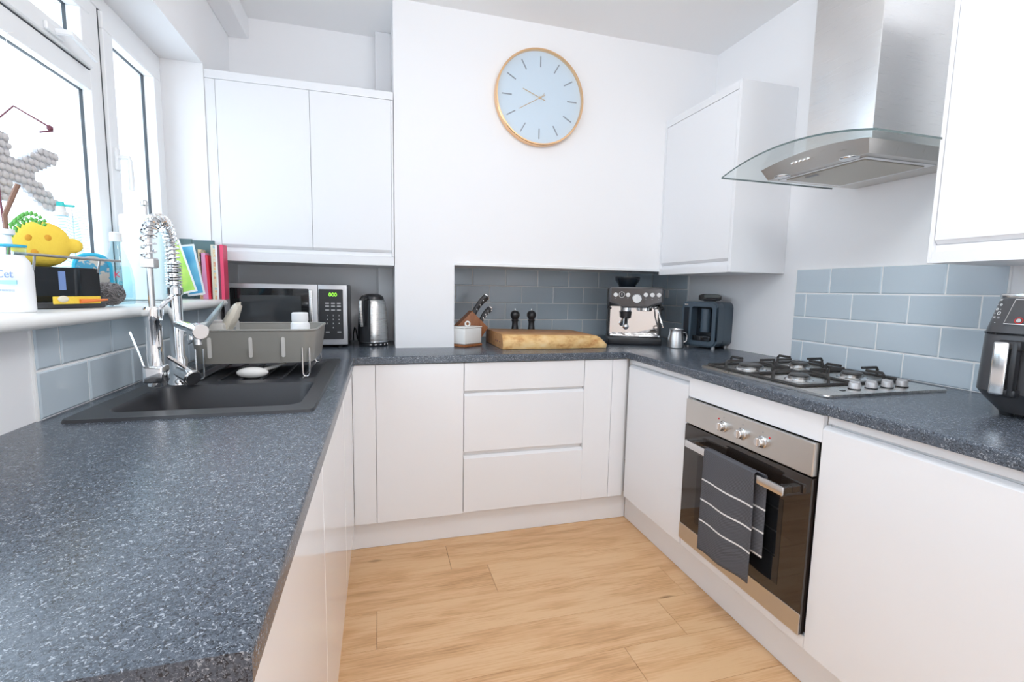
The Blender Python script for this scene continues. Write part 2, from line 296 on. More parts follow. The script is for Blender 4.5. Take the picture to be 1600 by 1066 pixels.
struct(box('trim_1', (XREC, XW, YC - 0.006, YC + 0.012, ZREC - 0.012, ZREC + 0.004), 'upvc', bev=0.002), 'thin white bead along the lower edge of the chimney breast')
struct(box('trim_2', (XL, -0.625, -2.6, YA, 2.462, ZC), 'plaster', bev=0.004), 'white boxed cornice above the window')
struct(box('trim_3', (-0.005, XBL, YA - 0.07, YA, 0.9113, ZC), 'plaster', bev=0.004), 'white pipe boxing in the alcove corner')
bm = NB(); bx(bm, -1.02, 0.25, -2.72, -2.6, 0, ZC); bx(bm, 1.35, 2.0, -2.72, -2.6, 0, ZC); bx(bm, 0.25, 1.35, -2.72, -2.6, 2.1, ZC); struct(obj('wall_rear', bm, 'plaster'), 'unseen white wall behind the camera, added with a doorway to limit the light')  # unseen wall, added to cut the light from behind; doorway sized for that
# tiles: local x = along wall, -y = out of the wall
TT, TH, TG = 0.2188, 0.109, 0.0055
tcache = {}
def tile_mesh(w, h):
    k = (round(w, 3), round(h, 3))
    if k not in tcache:
        bm = NB(); t_, c_ = 0.0085, 0.0035
        o_ = [bm.verts.new(p) for p in ((0, 0, 0), (w, 0, 0), (w, 0, h), (0, 0, h))]; a = [bm.verts.new(p) for p in ((0, -t_+.002, 0), (w, -t_+.002, 0), (w, -t_+.002, h), (0, -t_+.002, h))]; c2 = min(c_, w/3, h/3)
        b = [bm.verts.new(p) for p in ((c2, -t_, c2), (w-c2, -t_, c2), (w-c2, -t_, h-c2), (c2, -t_, h-c2))]
        for i in range(4):
            j = (i+1) % 4; bm.faces.new((o_[i], o_[j], a[j], a[i])); bm.faces.new((a[i], a[j], b[j], b[i]))
        bm.faces.new(b); tcache[k] = mesh_of(bm, 'tile', 10)
    return tcache[k]
def tiling(wall, to_world, rotz, u0, u1, z0, z1, base, joints):
    """rows of brick-bond tiles between u0..u1 (along the wall); joints[k] = a joint position for even/odd rows"""
    k = 0; z = base
    while z < z1 - 0.004:
        za, zb = max(z, z0), min(z + TH, z1); u = joints[k % 2] - 40*TT
        while u < u1:
            a, b = max(u, u0), min(u + TT, u1)
            if b - a > 0.008 and zb - za > 0.006:
                link('tile', tile_mesh(b - a - TG, zb - za - TG), 'tile_glaze', wall, to_world(a + TG/2, za + TG/2), rotz)
            u += TT
        z += TH; k += 1
# right wall (u = -Y), recess back (u = X), recess side (u = -Y), left wall (u = +Y seen from inside: rot +90)
g = box('grout', (XW - 0.005, XW, 1.003, 1.788, ZT, 1.334), 'grout', wr); tiling(wr, lambda u, z: (XW, -u, z), R(-90), -1.786, -1.006, ZT, 1.3325, 0.8973, (-1.725, -1.612))
g = box('grout', (XREC, XW, YR - 0.005, YR, ZT, ZREC), 'grout', wc); tiling(wc, lambda u, z: (u, YR, z), 0, XREC, XW - 0.006, ZT, ZREC, ZT, (0.5753 - 0.109, 0.5753))
g = box('grout', (XW - 0.005, XW, 2.588, YR, ZT, 1.348), 'grout', wr); tiling(wr, lambda u, z: (XW, -u, z), R(-90), -YR + 0.006, -2.592, ZT, 1.347, ZT, (-2.7048, -2.8142))
g = box('grout', (XL, XL + 0.005, 1.243, 2.44, ZT, 1.118), 'grout', wl); tiling(wl, lambda u, z: (XL, u, z), R(90), 1.246, 2.44, ZT, 1.1165, ZT, (1.434, 1.332))

# ------------------------------------------------------------------ window
win = struct(thing('window_1', 'white framed window over the sink with a casement and a top fanlight', 'window', (0, 0, 0)))
del win['category']
FX0, FX1 = -0.95, XF      # frame depth
bm = NB(); f = 0.052
bx(bm, FX0, FX1, WY0, WY1, WZ1 - f, WZ1, 0.004); bx(bm, FX0, FX1, WY0, WY1, 1.15, 1.15 + f, 0.004); bx(bm, FX0, FX1, WY0, WY0 + f, 1.15 + f, WZ1 - f, 0.002); bx(bm, FX0, FX1, WY1 - f + 0.015, WY1, 1.15 + f, WZ1 - f, 0.002)
bx(bm, FX0, FX1, 1.903, 1.967, 1.15 + f, WZ1 - f, 0.002); bx(bm, FX0, FX1, 0.60, 0.664, 1.15 + f, WZ1 - f, 0.002); bx(bm, FX0, FX1, 0.664, 1.903, 1.825, 1.886, 0.002); bx(bm, FX0, FX1, WY0 + f, 0.60, 1.825, 1.886, 0.002)
obj('window_frame', bm, 'upvc', win)
def sash(y0, y1, z0, z1, w, name='sash', proud=0.012):
    bm = NB(); a, b = FX0 + 0.01, FX1 + proud
    bx(bm, a, b, y0, y1, z1 - w, z1, 0.004); bx(bm, a, b, y0, y1, z0, z0 + w, 0.004); bx(bm, a, b, y0, y0 + w, z0 + w, z1 - w, 0.002); bx(bm, a, b, y1 - w, y1, z0 + w, z1 - w, 0.002)
    s = obj(name, bm, 'upvc', win)
    bm = NB(); g_ = 0.003
    for d in ((y0, y1, z1, z1 + g_), (y0, y1, z0 - g_, z0), (y0 - g_, y0, z0, z1), (y1, y1 + g_, z0, z1)): bx(bm, FX1 - .004, FX1 + 0.001, *d)
    obj('gasket', bm, 'gasket', s); return s
def pane(y0, y1, z0, z1, parent):
    p = box('pane', (-0.921, -0.915, y0, y1, z0, z1), 'window_glass', parent)
    bm = NB(); e = 0.0035
    for d in ((y0, y1, z1 - e, z1), (y0, y1, z0, z0 + e), (y0, y0 + e, z0, z1), (y1 - e, y1, z0, z1)): bx(bm, -0.914, -0.905, *d)
    obj('glazing_seal', bm, 'gasket', parent)
cs = sash(1.970, 2.400, 1.205, 2.105, 0.058); pane(2.026, 2.342, 1.263, 2.048, cs)
fs_ = sash(0.667, 1.900, 1.889, 2.106, 0.055); pane(0.72, 1.847, 1.942, 2.053, fs_)
pane(0.66, 1.905, 1.20, 1.827, win); pane(WY0 + f, 0.602, 1.20, 1.827, win); pane(WY0 + f, 0.602, 1.884, WZ1 - f, win)
bm = NB(); bx(bm, XF + 0.012, XF + 0.022, 1.985, 2.01, 1.60, 1.675, 0.003); tube(bm, [(XF + 0.02, 1.998, 1.645), (XF + 0.05, 2.0, 1.645), (XF + 0.052, 2.0, 1.63), (XF + 0.052, 2.002, 1.535)], 0.0085, 10); obj('window_handle', bm, 'upvc', cs)
bm = NB(); bx(bm, XF + 0.012, XF + 0.022, 1.66, 1.74, 1.897, 1.92, 0.003); tube(bm, [(XF + 0.02, 1.70, 1.908), (XF + 0.05, 1.71, 1.912), (XF + 0.052, 1.74, 1.906), (XF + 0.052, 1.83, 1.893)], 0.0085, 10); obj('window_handle', bm, 'upvc', fs_)
prof = [(-0.95, 1.118), (-0.672, 1.118)] + [(-0.664 + 0.0155*math.cos(a), 1.1335 + 0.0155*math.sin(a)) for a in [R(-90 + 18*i) for i in range(11)]] + [(-0.672, 1.149), (-0.95, 1.149)]
bm = NB(); prism(bm, prof, 1, -0.60, 2.375); obj('window_sill', bm, 'sill_white', win)

# ------------------------------------------------------------------ base units
def front_back(name, x0, x1, z0, z1, parent, yf=YBD, t_=0.018, chamfer=False):
    """slab front facing -Y; chamfered top makes the handle-less grip"""
    if chamfer: pts = [(yf, z0), (yf, z1 - 0.012), (yf + 0.012, z1), (yf + t_, z1), (yf + t_, z0)]; return obj(name, prism(NB(), pts[::-1], 0, x0, x1), 'gloss_white', parent)
    return box(name, (x0, x1, yf, yf + t_, z0, z1), 'gloss_white', parent, 0.0012)
def front_side(name, y0, y1, z0, z1, parent, xf, sgn, chamfer=False, mt='gloss_white', t_=0.018):
    """slab front in an x plane; sgn = +1 carcass lies at +x of it"""
    if chamfer: pts = [(xf, z0), (xf, z1 - 0.012), (xf + sgn*0.012, z1), (xf + sgn*t_, z1), (xf + sgn*t_, z0)]; return obj(name, prism(NB(), pts, 1, y0, y1), mt, parent)
    a, b = sorted((xf, xf + sgn*t_)); return box(name, (a, b, y0, y1, z0, z1), mt, parent, 0.0012)
DZ0, DZ1 = 0.147, 0.8735
t = thing('base_cabinet', 'white gloss corner base cupboard under the worktop, left of the drawers', 'cabinet', (0, 0, 0)); box('carcass', (-0.112, 0.375, YBD + 0.019, 2.425, 0.145, 0.876), 'carcass_white', t)
front_back('filler_panel', -0.1175, -0.0205, DZ0 - .006, DZ1, t); front_back('door', -0.0185, 0.3755, DZ0 - .006, DZ1, t)
t = thing('drawer_unit', 'white gloss base unit with three handleless drawers', 'drawers'); box('carcass', (0.379, 0.984, YBD + 0.019, 2.425, 0.145, 0.876), 'carcass_white', t)
front_back('drawer', 0.3785, 0.9835, 0.741, DZ1, t); front_back('drawer', 0.3785, 0.9845, 0.447, 0.727, t, chamfer=True); front_back('drawer', 0.3785, 0.9860, DZ0, 0.424, t, chamfer=True)
t = thing('filler_unit', 'narrow white filler panels in the back right corner', 'cabinet'); box('backing', (0.988, XRD + .02, YBD + 0.019, 2.40, 0.145, 0.876), 'carcass_white', t); front_back('filler_panel', 0.9865, 1.1375, DZ0, DZ1, t); front_back('filler_panel', 1.1395, XRD - 0.001, DZ0, DZ1, t)
t = thing('base_cabinet', 'white gloss base cupboard between the back corner and the oven', 'cabinet'); box('carcass', (XRD + 0.021, XW - 0.03, 1.648, YBD + .015, 0.155, 0.876), 'carcass_white', t); front_side('door', 1.6455, YBD - 0.02, 0.153, 0.848, t, XRD, 1, True); front_side('rail', 1.6475, YBD - 0.02, 0.852, DZ1, t, XRD + 0.016, 1, t_=.003)
t = thing('oven_housing', 'white housing around the built-in oven', 'cabinet'); front_side('upper_panel', 1.0335, 1.6425, 0.794, DZ1, t, XRD, 1); front_side('lower_panel', 1.0335, 1.6425, 0.153, 0.191, t, XRD, 1)
box('side_panel', (XRD + 0.02, XW - 0.03, 1.634, 1.6455, 0.155, 0.876), 'carcass_white', t); box('side_panel', (XRD + 0.02, XW - 0.03, 1.0245, 1.0355, 0.155, 0.876), 'carcass_white', t)
t = thing('base_cabinet', 'white gloss base cupboard right of the oven, nearest the camera', 'cabinet'); box('carcass', (XRD + 0.021, XW - 0.03, Y0 + .02, 1.022, 0.155, 0.876), 'carcass_white', t); front_side('door', Y0 + .02, 1.0315, 0.153, 0.846, t, XRD, 1, True); front_side('rail', Y0 + .02, 1.0315, 0.850, DZ1, t, XRD + 0.016, 1, t_=.003)
for (a, b, lab) in ((1.637, 2.1495, 'white gloss cupboard under the sink drainer'), (1.028, 1.634, 'white gloss cupboard under the sink bowl'), (Y0 + .02, 1.025, 'white gloss cupboard at the near end of the sink run')):
    t = thing('base_cabinet', lab, 'cabinet', group=None)
    bm = NB(); bx(bm, XL + 0.01, XLD - 0.021, a + 0.002, b - 0.002, 0.155, 0.70); bx(bm, -0.15, XLD - 0.021, a + 0.002, b - 0.002, 0.70, 0.876); obj('carcass', bm, 'carcass_white', t); front_side('door', a, b, 0.155, DZ1, t, XLD, -1)
tag(box('plinth', (XLD - 0.047, XRD + 0.048, YBD + 0.048, YBD + 0.064, 0.001, 0.1395), 'satin_white', bev=.001), 'white plinth under the drawers along the back run', 'plinth')
tag(box('plinth', (XRD + 0.048, XRD + 0.064, Y0 + .02, YBD + 0.046, 0.001, 0.1505), 'satin_white', bev=.001), 'white plinth under the oven run', 'plinth')
tag(box('plinth', (XLD - 0.064, XLD - 0.048, Y0 + .02, YBD + 0.047, 0.001, 0.1525), 'satin_white', bev=.001), 'white plinth under the sink run', 'plinth')

# ------------------------------------------------------------------ worktop (one U-shaped slab, sink cut out)
SX0, SX1, SY0, SY1 = -0.667, -0.155, 1.21, 2.07
xs = sorted({XL, SX0 + .012, SX1 - .012, XE, XBL, XREC, XRE, XW}); ys = sorted({Y0, SY0 + .012, SY1 - .012, YB, YC, YA, YR})
def inside(x, y):
    if SX0 + .012 < x < SX1 - .012 and SY0 + .012 < y < SY1 - .012: return False
    if x < XE: return y < YA
    if x > XRE: return y < YR
    if y < YB: return False
    if x < XBL: return y < YA
    if x < XREC: return y < YC
    return y < YR
bm = NB(); vv = {}
def gv(i, j):
    if (i, j) not in vv: vv[i, j] = bm.verts.new((xs[i], ys[j], ZT))
    return vv[i, j]
for i in range(len(xs)-1):
    for j in range(len(ys)-1):
        if inside((xs[i]+xs[i+1])/2, (ys[j]+ys[j+1])/2): bm.faces.new((gv(i, j), gv(i+1, j), gv(i+1, j+1), gv(i, j+1)))
ext = bmesh.ops.extrude_face_region(bm, geom=bm.faces[:]); 
for v_ in [e for e in ext['geom'] if isinstance(e, bmesh.types.BMVert)]: v_.co.z = ZB
bmesh.ops.recalc_face_normals(bm, faces=bm.faces[:])
def isfront(e):
    (x1, y1, z1), (x2, y2, z2) = e.verts[0].co, e.verts[1].co
    if abs(z1 - ZT) > 1e-5 or abs(z2 - ZT) > 1e-5: return False
    if abs(x1-XE) < 1e-5 and abs(x2-XE) < 1e-5 and max(y1, y2) <= YB + 1e-5: return True
    if abs(x1-XRE) < 1e-5 and abs(x2-XRE) < 1e-5 and max(y1, y2) <= YB + 1e-5: return True
    return abs(y1-YB) < 1e-5 and abs(y2-YB) < 1e-5 and min(x1, x2) >= XE - 1e-5 and max(x1, x2) <= XRE + 1e-5
bmesh.ops.bevel(bm, geom=[e for e in bm.edges if isfront(e)], offset=0.007, segments=4, affect='EDGES', profile=0.5)
tag(obj('worktop', bm, 'worktop_laminate'), 'U-shaped dark grey speckled laminate worktop', 'worktop')

# ------------------------------------------------------------------ sink
sk = thing('kitchen_sink', 'black composite inset sink with bowl and ribbed drainer', 'sink', (0, 0, ZT))
bm = NB(); zt = 0.007
BX0, BX1, BY0, BY1 = -0.612, -0.195, 1.268, 1.575       # bowl mouth
DX0, DX1, DY0, DY1 = -0.60, -0.205, 1.63, 2.035          # drainer recess
def ringloop(pts, z): return [bm.verts.new((p[0], p[1], z)) for p in pts]
def bridge(a, b, m_=None):
    for i in range(len(a)): (m_ or bm).faces.new((a[i], a[(i+1) % len(a)], b[(i+1) % len(b)], b[i]))
out0 = ringloop(rrect(SX0, SX1, SY0, SY1, 0.02), 0.0); out1 = ringloop(rrect(SX0 + .003, SX1 - .003, SY0 + .003, SY1 - .003, 0.018), zt); bridge(out0, out1)
m0 = ringloop(rrect(BX0, BX1, BY0, BY1, 0.04), zt); m1 = ringloop(rrect(BX0 + .006, BX1 - .006, BY0 + .006, BY1 - .006, 0.036), zt - .008); m2 = ringloop(rrect(BX0 + .02, BX1 - .02, BY0 + .02, BY1 - .02, 0.045), -0.16); m3 = ringloop(rrect(BX0 + .05, BX1 - .05, BY0 + .05, BY1 - .05, 0.03), -0.178)
bridge(m0, m1); bridge(m1, m2); bridge(m2, m3); bm.faces.new(m3)
d0 = ringloop(rrect(DX0, DX1, DY0, DY1, 0.03), zt); d1 = ringloop(rrect(DX0 + .008, DX1 - .008, DY0 + .008, DY1 - .008, 0.024), zt - .007); bridge(d0, d1); bm.faces.new(d1)
eds = []
for lp in (out1, m0, d0): eds += [bm.edges.get((lp[i], lp[(i+1) % len(lp)])) for i in range(len(lp))]
bmesh.ops.triangle_fill(bm, use_beauty=True, use_dissolve=False, edges=eds, normal=(0, 0, 1))
obj('basin', bm, 'black_composite', sk, angle=40)
for k in range(6):
    x = DX0 + 0.045 + k*0.06; box('drainer_rib', (x, x + 0.012, DY0 + .03, DY1 - .03, zt - .0075, zt - .002), 'black_composite', sk, 0.002)
bm = NB(); lathe(bm, [(0, -.1745), (0.02, -.1745), (0.034, -.173), (0.042, -.1765)], -0.40, 1.42); obj('drain', bm, 'satin_chrome', sk)
# raised lip behind the bowl where the tap stands
# ------------------------------------------------------------------ tap
TX, TY = -0.574, 1.602
tp = thing('kitchen_tap', 'tall chrome spring tap with pull-down spray and side spout', 'tap', (TX, TY, ZT + 0.007))
bm = NB(); lathe(bm, [(0, 0), (0.030, 0), (0.030, 0.006), (0.026, 0.012), (0.023, 0.02), (0.023, 0.075), (0.0175, 0.085), (0.0175, 0.262), (0.021, 0.266), (0.021, 0.285), (0.014, 0.290), (0, 0.29)], seg=28); obj('column', bm, 'chrome', tp)
bm = NB(); cyl(bm, (0, 0, 0.042), (0.050, -0.045, 0.024), 0.021, 24, 0.024); body = obj('valve', bm, 'chrome', tp)
bm = NB(); cyl(bm, (0.0505, -0.0455, 0.0238), (0.053, -0.0478, 0.0229), 0.0205, 20); obj('valve_cap', bm, 'satin_chrome', body)
bm = NB(); tube(bm, [(0.035, -0.03, 0.045), (0.012, -0.035, 0.068), (-0.012, -0.04, 0.088)], 0.0045, 10, rads=[0.0055, 0.005, 0.006]); obj('lever', bm, 'chrome', body)
bm = NB(); cyl(bm, (0, 0, 0.180), (0.092, -0.108, 0.166), 0.0125, 20, 0.0155); cyl(bm, (0.080, -0.094, 0.168), (0.1, -0.118, 0.165), 0.0215, 24); sp = obj('spout', bm, 'chrome', tp)
bm = NB(); cyl(bm, (0.088, -0.103, 0.15), (0.088, -0.103, 0.128), 0.010, 14); cyl(bm, (0.062, -0.074, 0.165), (0.062, -0.074, 0.14), 0.012, 14); obj('nozzle', bm, 'chrome', sp)
# spring path in the plane x = 0, going towards -y
AR, HY = 0.074, -0.148
path = [(0.0, 0.29 + 0.1*i/14) for i in range(15)] + [(-AR + AR*math.cos(R(a)), 0.39 + AR*1.05*math.sin(R(a))) for a in range(6, 181, 6)] + [(HY, 0.39 - 0.035*i/5) for i in range(1, 6)]
P3 = [Vector((0, y_, z_)) for y_, z_ in path]
bm = NB(); tube(bm, P3, 0.0085, 10); 
tube(bm, [(0, HY, 0.36), (0, HY, 0.23)], 0.0075, 12); obj('hose', bm, 'satin_chrome', tp)
Ls = [0]
for a, b in zip(P3, P3[1:]): Ls.append(Ls[-1] + (b-a).length)
def along(s):
    for i in range(len(Ls)-1):
        if Ls[i+1] >= s: break
    k = (s - Ls[i])/max(1e-9, Ls[i+1]-Ls[i]); return P3[i].lerp(P3[i+1], k), (P3[i+1]-P3[i]).normalized()
hel = []; turns_at = lambda q: 34*q - 9*q*q     # tighter near the column
NP = 560
for i in range(NP+1):
    q = i/NP; p_, t_ = along(q*Ls[-1]*0.999); nx = Vector((1, 0, 0)); ny = t_.cross(nx); a = 2*PI*turns_at(q); rr = 0.0165
    hel.append(p_ + nx*math.cos(a)*rr + ny*math.sin(a)*rr)
bm = NB(); tube(bm, hel, 0.0024, 6); obj('spring', bm, 'chrome', tp)
bm = NB(); 
for k in range(9): lathe(bm, [(0.012, 0.291 + k*0.0075), (0.0205, 0.293 + k*0.0075), (0.0205, 0.296 + k*0.0075), (0.012, 0.298 + k*0.0075)], seg=20)
obj('spring_collar', bm, 'chrome', tp)
bm = NB(); lathe(bm, [(0, .335), (.016, .335), (.0215, .338), (.0215, .358), (.018, .362), (0, .362)], 0, HY, 8); obj('hose_nut', bm, 'satin_chrome', tp)
bm = NB(); lathe(bm, [(0, .235), (.018, .235), (.0205, .23), (.0205, .200), (.0185, .197), (.0185, .08), (.0195, .078), (0, .078)], 0, HY, 24); sh = obj('spray_head', bm, 'chrome', tp)
bm = NB(); bx(bm, -.024, .024, HY - .024, HY + .024, .034, .08, .006, 3); cyl(bm, (0, HY, .036), (0, HY, .024), .02, 20); obj('spray_nozzle', bm, 'chrome', sh)
bm = NB(); tube(bm, [(-.022, HY - .002, .06), (-.035, HY - .004, .115), (-.05, HY - .008, .17)], .004, 8, rads=[.003, .0038, .0055]); obj('trigger', bm, 'chrome', sh)
bm = NB(); tube(bm, [(0, -.015, .262), (0, -.07, .243), (0, HY + .018, .222)], .006, 10); lathe(bm, [(.0185, .212), (.0235, .212), (.0235, .228), (.0185, .228)], 0, HY, 20); obj('holder_arm', bm, 'chrome', tp)

# ------------------------------------------------------------------ dish rack and what is in it
rk = thing('dish_rack', 'taupe plastic dish rack with slots on wire feet over the drainer', 'dish rack', (-0.392, 1.85, ZT + 0.0005))
bm = NB(); zr0, zr1 = 0.05, 0.158
def loopz(x, y, r_, z): return [bm.verts.new((p[0], p[1], z)) for p in rrect(-x, x, -y, y, r_, 6)]
lo_o, hi_o = loopz(.175, .155, .04, zr0), loopz(.188, .17, .045, zr1); hi_i, lo_i = loopz(.184, .166, .042, zr1), loopz(.171, .151, .037, zr0 + .004)
bridge(lo_o, hi_o); bridge(hi_o, hi_i); bridge(hi_i, lo_i); bm.faces.new(lo_o[::-1]); bm.faces.new(lo_i)
tub = obj('tub', bm, 'taupe_plastic', rk)
bm = NB(); tube(bm, [(p[0], p[1], zr1) for p in rrect(-.187, .187, -.169, .169, .044, 6)], .0038, 8, closed=True); obj('rim', bm, 'taupe_plastic', tub)
for k, x in enumerate((-.125, -.008, .088)):
    bm = NB(); y = -.1625; tilt = .014
    pts = [(x - .006, zr0 + .022), (x + .006, zr0 + .022), (x + .006, zr1 - .02), (x - .006, zr1 - .02)]
    prism(bm, rrect(x - .0055, x + .0055, zr0 + .02, zr1 - .022, .005, 4), 1, -.001, .004)
    o = obj('slot', bm, 'pale_taupe', tub, (0, -.163, 0), rot=(0, 0, 0)); o.location = (0, -.1665, 0); o.rotation_euler = (R(0), 0, 0)
for sx in (-1, 1):
    for sy in (-1, 1):
        bm = NB(); x, y = sx*.155, sy*.16
        tube(bm, [(x - .011, y, .10), (x - .011, y, .014), (x - .007, y, .005), (x, y, .003), (x + .007, y, .005), (x + .011, y, .014), (x + .011, y, .10)], .003, 8); obj('wire_foot', bm, 'satin_chrome', rk)
bm = NB(); bx(bm, -.183, -.10, -.10, .09, zr0 + .006, zr1 + .018, .008, 2); cd = obj('cutlery_caddy', bm, 'pale_taupe', rk)
for k in range(2): box('caddy_slot', (-.0995, -.0985, -.06 + k*.06, -.03 + k*.06, zr1 - .012, zr1 - .004), 'grey_print', cd)
pl = thing('dinner_plate', 'blue-grey plate leaning in the dish rack by the window', 'plate', (-0.552, 1.80, ZT + 0.172), 0)
bm = NB(); lathe(bm, [(0, -.004), (.06, -.004), (.088, .006), (.09, .009), (.086, .009), (.058, 0), (0, 0)], seg=32); obj('dish', bm, 'plate_blue', pl, rot=(R(14), R(-52), 0))
cl = thing('folded_cloth', 'cream crumpled dish cloth propped beside the plate', 'cloth', (-0.500, 1.80, ZT + 0.15))
bm = NB(); ball(bm, (0, 0, .032), .02, .035, .062, 18, 14)
for v_ in bm.verts: v_.co += Vector((random.uniform(-.003, .003), random.uniform(-.003, .003), random.uniform(-.003, .003))); v_.co.x += v_.co.z*0.45
obj('cloth', bm, 'cloth_cream', cl)
cp = thing('white_cup', 'pale blue-white beaker upturned at the right end of the rack', 'cup', (-0.268, 1.80, ZT + 0.056))
bm = NB(); lathe(bm, [(0, 0), (.030, 0), (.033, .004), (.031, .115), (.026, .123), (.0275, .127), (.027, .152), (.024, .155), (0, .155)], seg=28); obj('beaker', bm, 'label_white', cp)
sr = thing('spoon_rest', 'white oval ladle head lying on the drainer under the rack', 'ladle', (-0.40, 1.695, ZT + 0.008))
bm = NB(); ball(bm, (0, 0, .012), .048, .024, .018, 20, 10); obj('bowl', bm, 'white_ceramic', sr)
bm = NB(); tube(bm, [(.03, .01, .018), (.06, .06, .022), (.07, .16, .02)], .006, 8); obj('handle', bm, 'white_ceramic', sr)

# ------------------------------------------------------------------ wall cupboards
t = thing('wall_cabinet', 'white two-door wall cupboard in the alcove above the microwave', 'cabinet')
CX0, CX1, CZ0, CZ1, CY = -0.7195, 0.0745, 1.323, 2.142, 2.446
bm = NB(); bx(bm, CX0, CX1, CY + .018, YA - .002, CZ0, CZ1); obj('carcass', bm, 'satin_white', t)
box('top_rail', (CX0, CX1, CY - .002, CY + .018, 2.106, CZ1), 'satin_white', t, .001); box('bottom_rail', (CX0, CX1, CY - .002, CY + .018, CZ0, 1.364), 'satin_white', t, .001); box('end_strip', (CX0, -0.680, CY - .001, CY + .018, 1.3655, 2.1045), 'satin_white', t, .001); box('end_strip', (0.0645, CX1, CY - .001, CY + .018, 1.3655, 2.1045), 'satin_white', t, .001)
for a, b in ((-0.6785, -0.299), (-0.297, 0.063)):
    d = prism(NB(), [(CY, 1.398), (CY + .012, 1.386), (CY + .018, 1.386), (CY + .018, 2.1045), (CY, 2.1045)], 0, a, b); obj('door', d, 'satin_white', t)
box('grip_rail', (-0.6785, 0.063, CY + .012, CY + .018, 1.3655, 1.384), 'satin_white', t)
def wall_cab(label, ya, yb, z0, z1):
    t = thing('wall_cabinet', label, 'cabinet'); xf = 1.568
    bx_ = NB(); bx(bx_, xf + .018, XW - .001, ya, yb, z0, z1); obj('carcass', bx_, 'satin_white', t)
    box('end_panel', (xf - .002, XW - .001, ya - .018, ya - .0005, z0, z1), 'satin_white', t, .001); box('end_panel', (xf - .002, XW - .001, yb + .0005, yb + .012, z0, z1), 'satin_white', t, .001)
    box('top_rail', (xf - .002, xf + .018, ya, yb, z1 - .036, z1), 'satin_white', t); box('bottom_rail', (xf - .002, xf + .018, ya, yb, z0, z0 + .034), 'satin_white', t)
    obj('door', prism(NB(), [(xf, z0 + .066), (xf + .012, z0 + .054), (xf + .018, z0 + .054), (xf + .018, z1 - .038), (xf, z1 - .038)], 1, ya + .002, yb - .002), 'satin_white', t)
    box('grip_rail', (xf + .012, xf + .018, ya, yb, z0 + .034, z0 + .052), 'satin_white', t)
wall_cab('white wall cupboard between the clock wall and the extractor hood', 1.882, 2.436, 1.316, 2.168)
wall_cab('white wall cupboard right of the extractor hood, above the air fryer', 0.46, 1.028, 1.316, 2.168)

# ------------------------------------------------------------------ clock
ck = thing('wall_clock', 'round wall clock with copper rim on the chimney breast', 'clock', (0.806, YC, 2.196))
def ylathe(prof, seg=64): return lathe(NB(), prof, 0, 0, seg, Matrix.Rotation(R(90), 4, 'X'))
obj('rim', ylathe([(0, 0.001), (.232, 0.001), (.236, .004), (.236, .040), (.2335, .043), (.2275, .043), (.2265, .040), (.2265, .024), (0, .024)]), 'copper_gold', ck)
obj('face', ylathe([(0, .0245), (.226, .0245), (.226, .0255), (0, .0255)]), 'clock_face', ck)
ixm = mesh_of(bx(NB(), -.0028, .0028, -.0272, -.0255, .150, .202), 'hour_mark')
for k in range(12): o = link('hour_mark', ixm, 'index_grey', ck); o.rotation_euler = (0, R(30*k), 0)
def hand(name, ang, L, w, y): o = obj(name, bx(NB(), -w, w, -y - .0012, -y, -.03 if L > .09 else -.012, L), 'copper_gold', ck); o.rotation_euler = (0, R(ang), 0)
hand('hour_hand', 291, .098, .0016, .028); hand('minute_hand', 240, .128, .0013, .030); hand('second_hand', 45, .032, .0008, .032)
obj('hub', ylathe([(0, .026), (.006, .026), (.006, .034), (0, .034)], 20), 'copper_gold', ck)
obj('crystal', ylathe([(0, .0385), (.2262, .0385), (.2262, .0395), (0, .0395)]), 'window_glass', ck)

# ------------------------------------------------------------------ oven
ov = thing('built_in_oven', 'stainless steel built-in oven with dark glass door and three knobs', 'oven', (0, 0, 0))
OX, OY0, OY1, OZ0, OZ1 = 1.2035, 1.0385, 1.6315, 0.195, 0.790
box('body', (OX + .022, 1.76, OY0 + .012, OY1 - .012, OZ0 + .01, OZ1 - .005), 'cast_iron', ov)
cpn = box('control_panel', (OX, OX + .02, OY0, OY1, 0.690, OZ1), 'brushed_steel_h', ov, .002)
for yk in (1.411, 1.318, 1.228):
    bm = NB(); lathe(bm, [(0, 0), (.021, 0), (.0205, .004), (.017, .006), (.016, .020), (.0145, .022), (0, .022)], seg=24, mtx=Matrix.Translation((OX, yk, .735)) @ Matrix.Rotation(R(-90), 4, 'Y')); bx(bm, OX - .027, OX - .02, yk - .0045, yk + .0045, .722, .750, .002); obj('knob', bm, 'satin_chrome', cpn)
for yk, zk in ((1.437, .757), (1.200, .757)): bm = NB(); lathe(bm, [(0, 0), (.0035, 0), (.003, .002), (0, .002)], seg=12, mtx=Matrix.Translation((OX, yk, zk)) @ Matrix.Rotation(R(-90), 4, 'Y')); obj('indicator_light', bm, 'red_led', cpn)
for yk in (1.411, 1.318, 1.228): text('dial_mark', 'o', .012, 'grey_print', cpn, (OX - .0003, yk, .768), (R(90), 0, R(-90)), .0002)
dr = box('door', (OX + .001, OX + .021, OY0, OY1, OZ0, 0.684), 'oven_glass', ov, .0015)
bm = NB(); w = .075; bx(bm, OX + .0002, OX + .0008, OY0 + .09, OY1 - .09, .30, .58); obj('inner_window', bm, 'black_gloss', dr)
box('lower_strip', (OX - .001, OX + .003, OY0, OY1, OZ0, .262), 'brushed_steel_h', dr, .0008)
bm = NB(); bx(bm, OX - .046, OX - .032, 1.093, 1.566, .612, .640, .003, 2); bx(bm, OX - .034, OX + .002, 1.100, 1.122, .615, .637, .002); bx(bm, OX - .034, OX + .002, 1.537, 1.559, .615, .637, .002); obj('handle', bm, 'satin_chrome', dr)
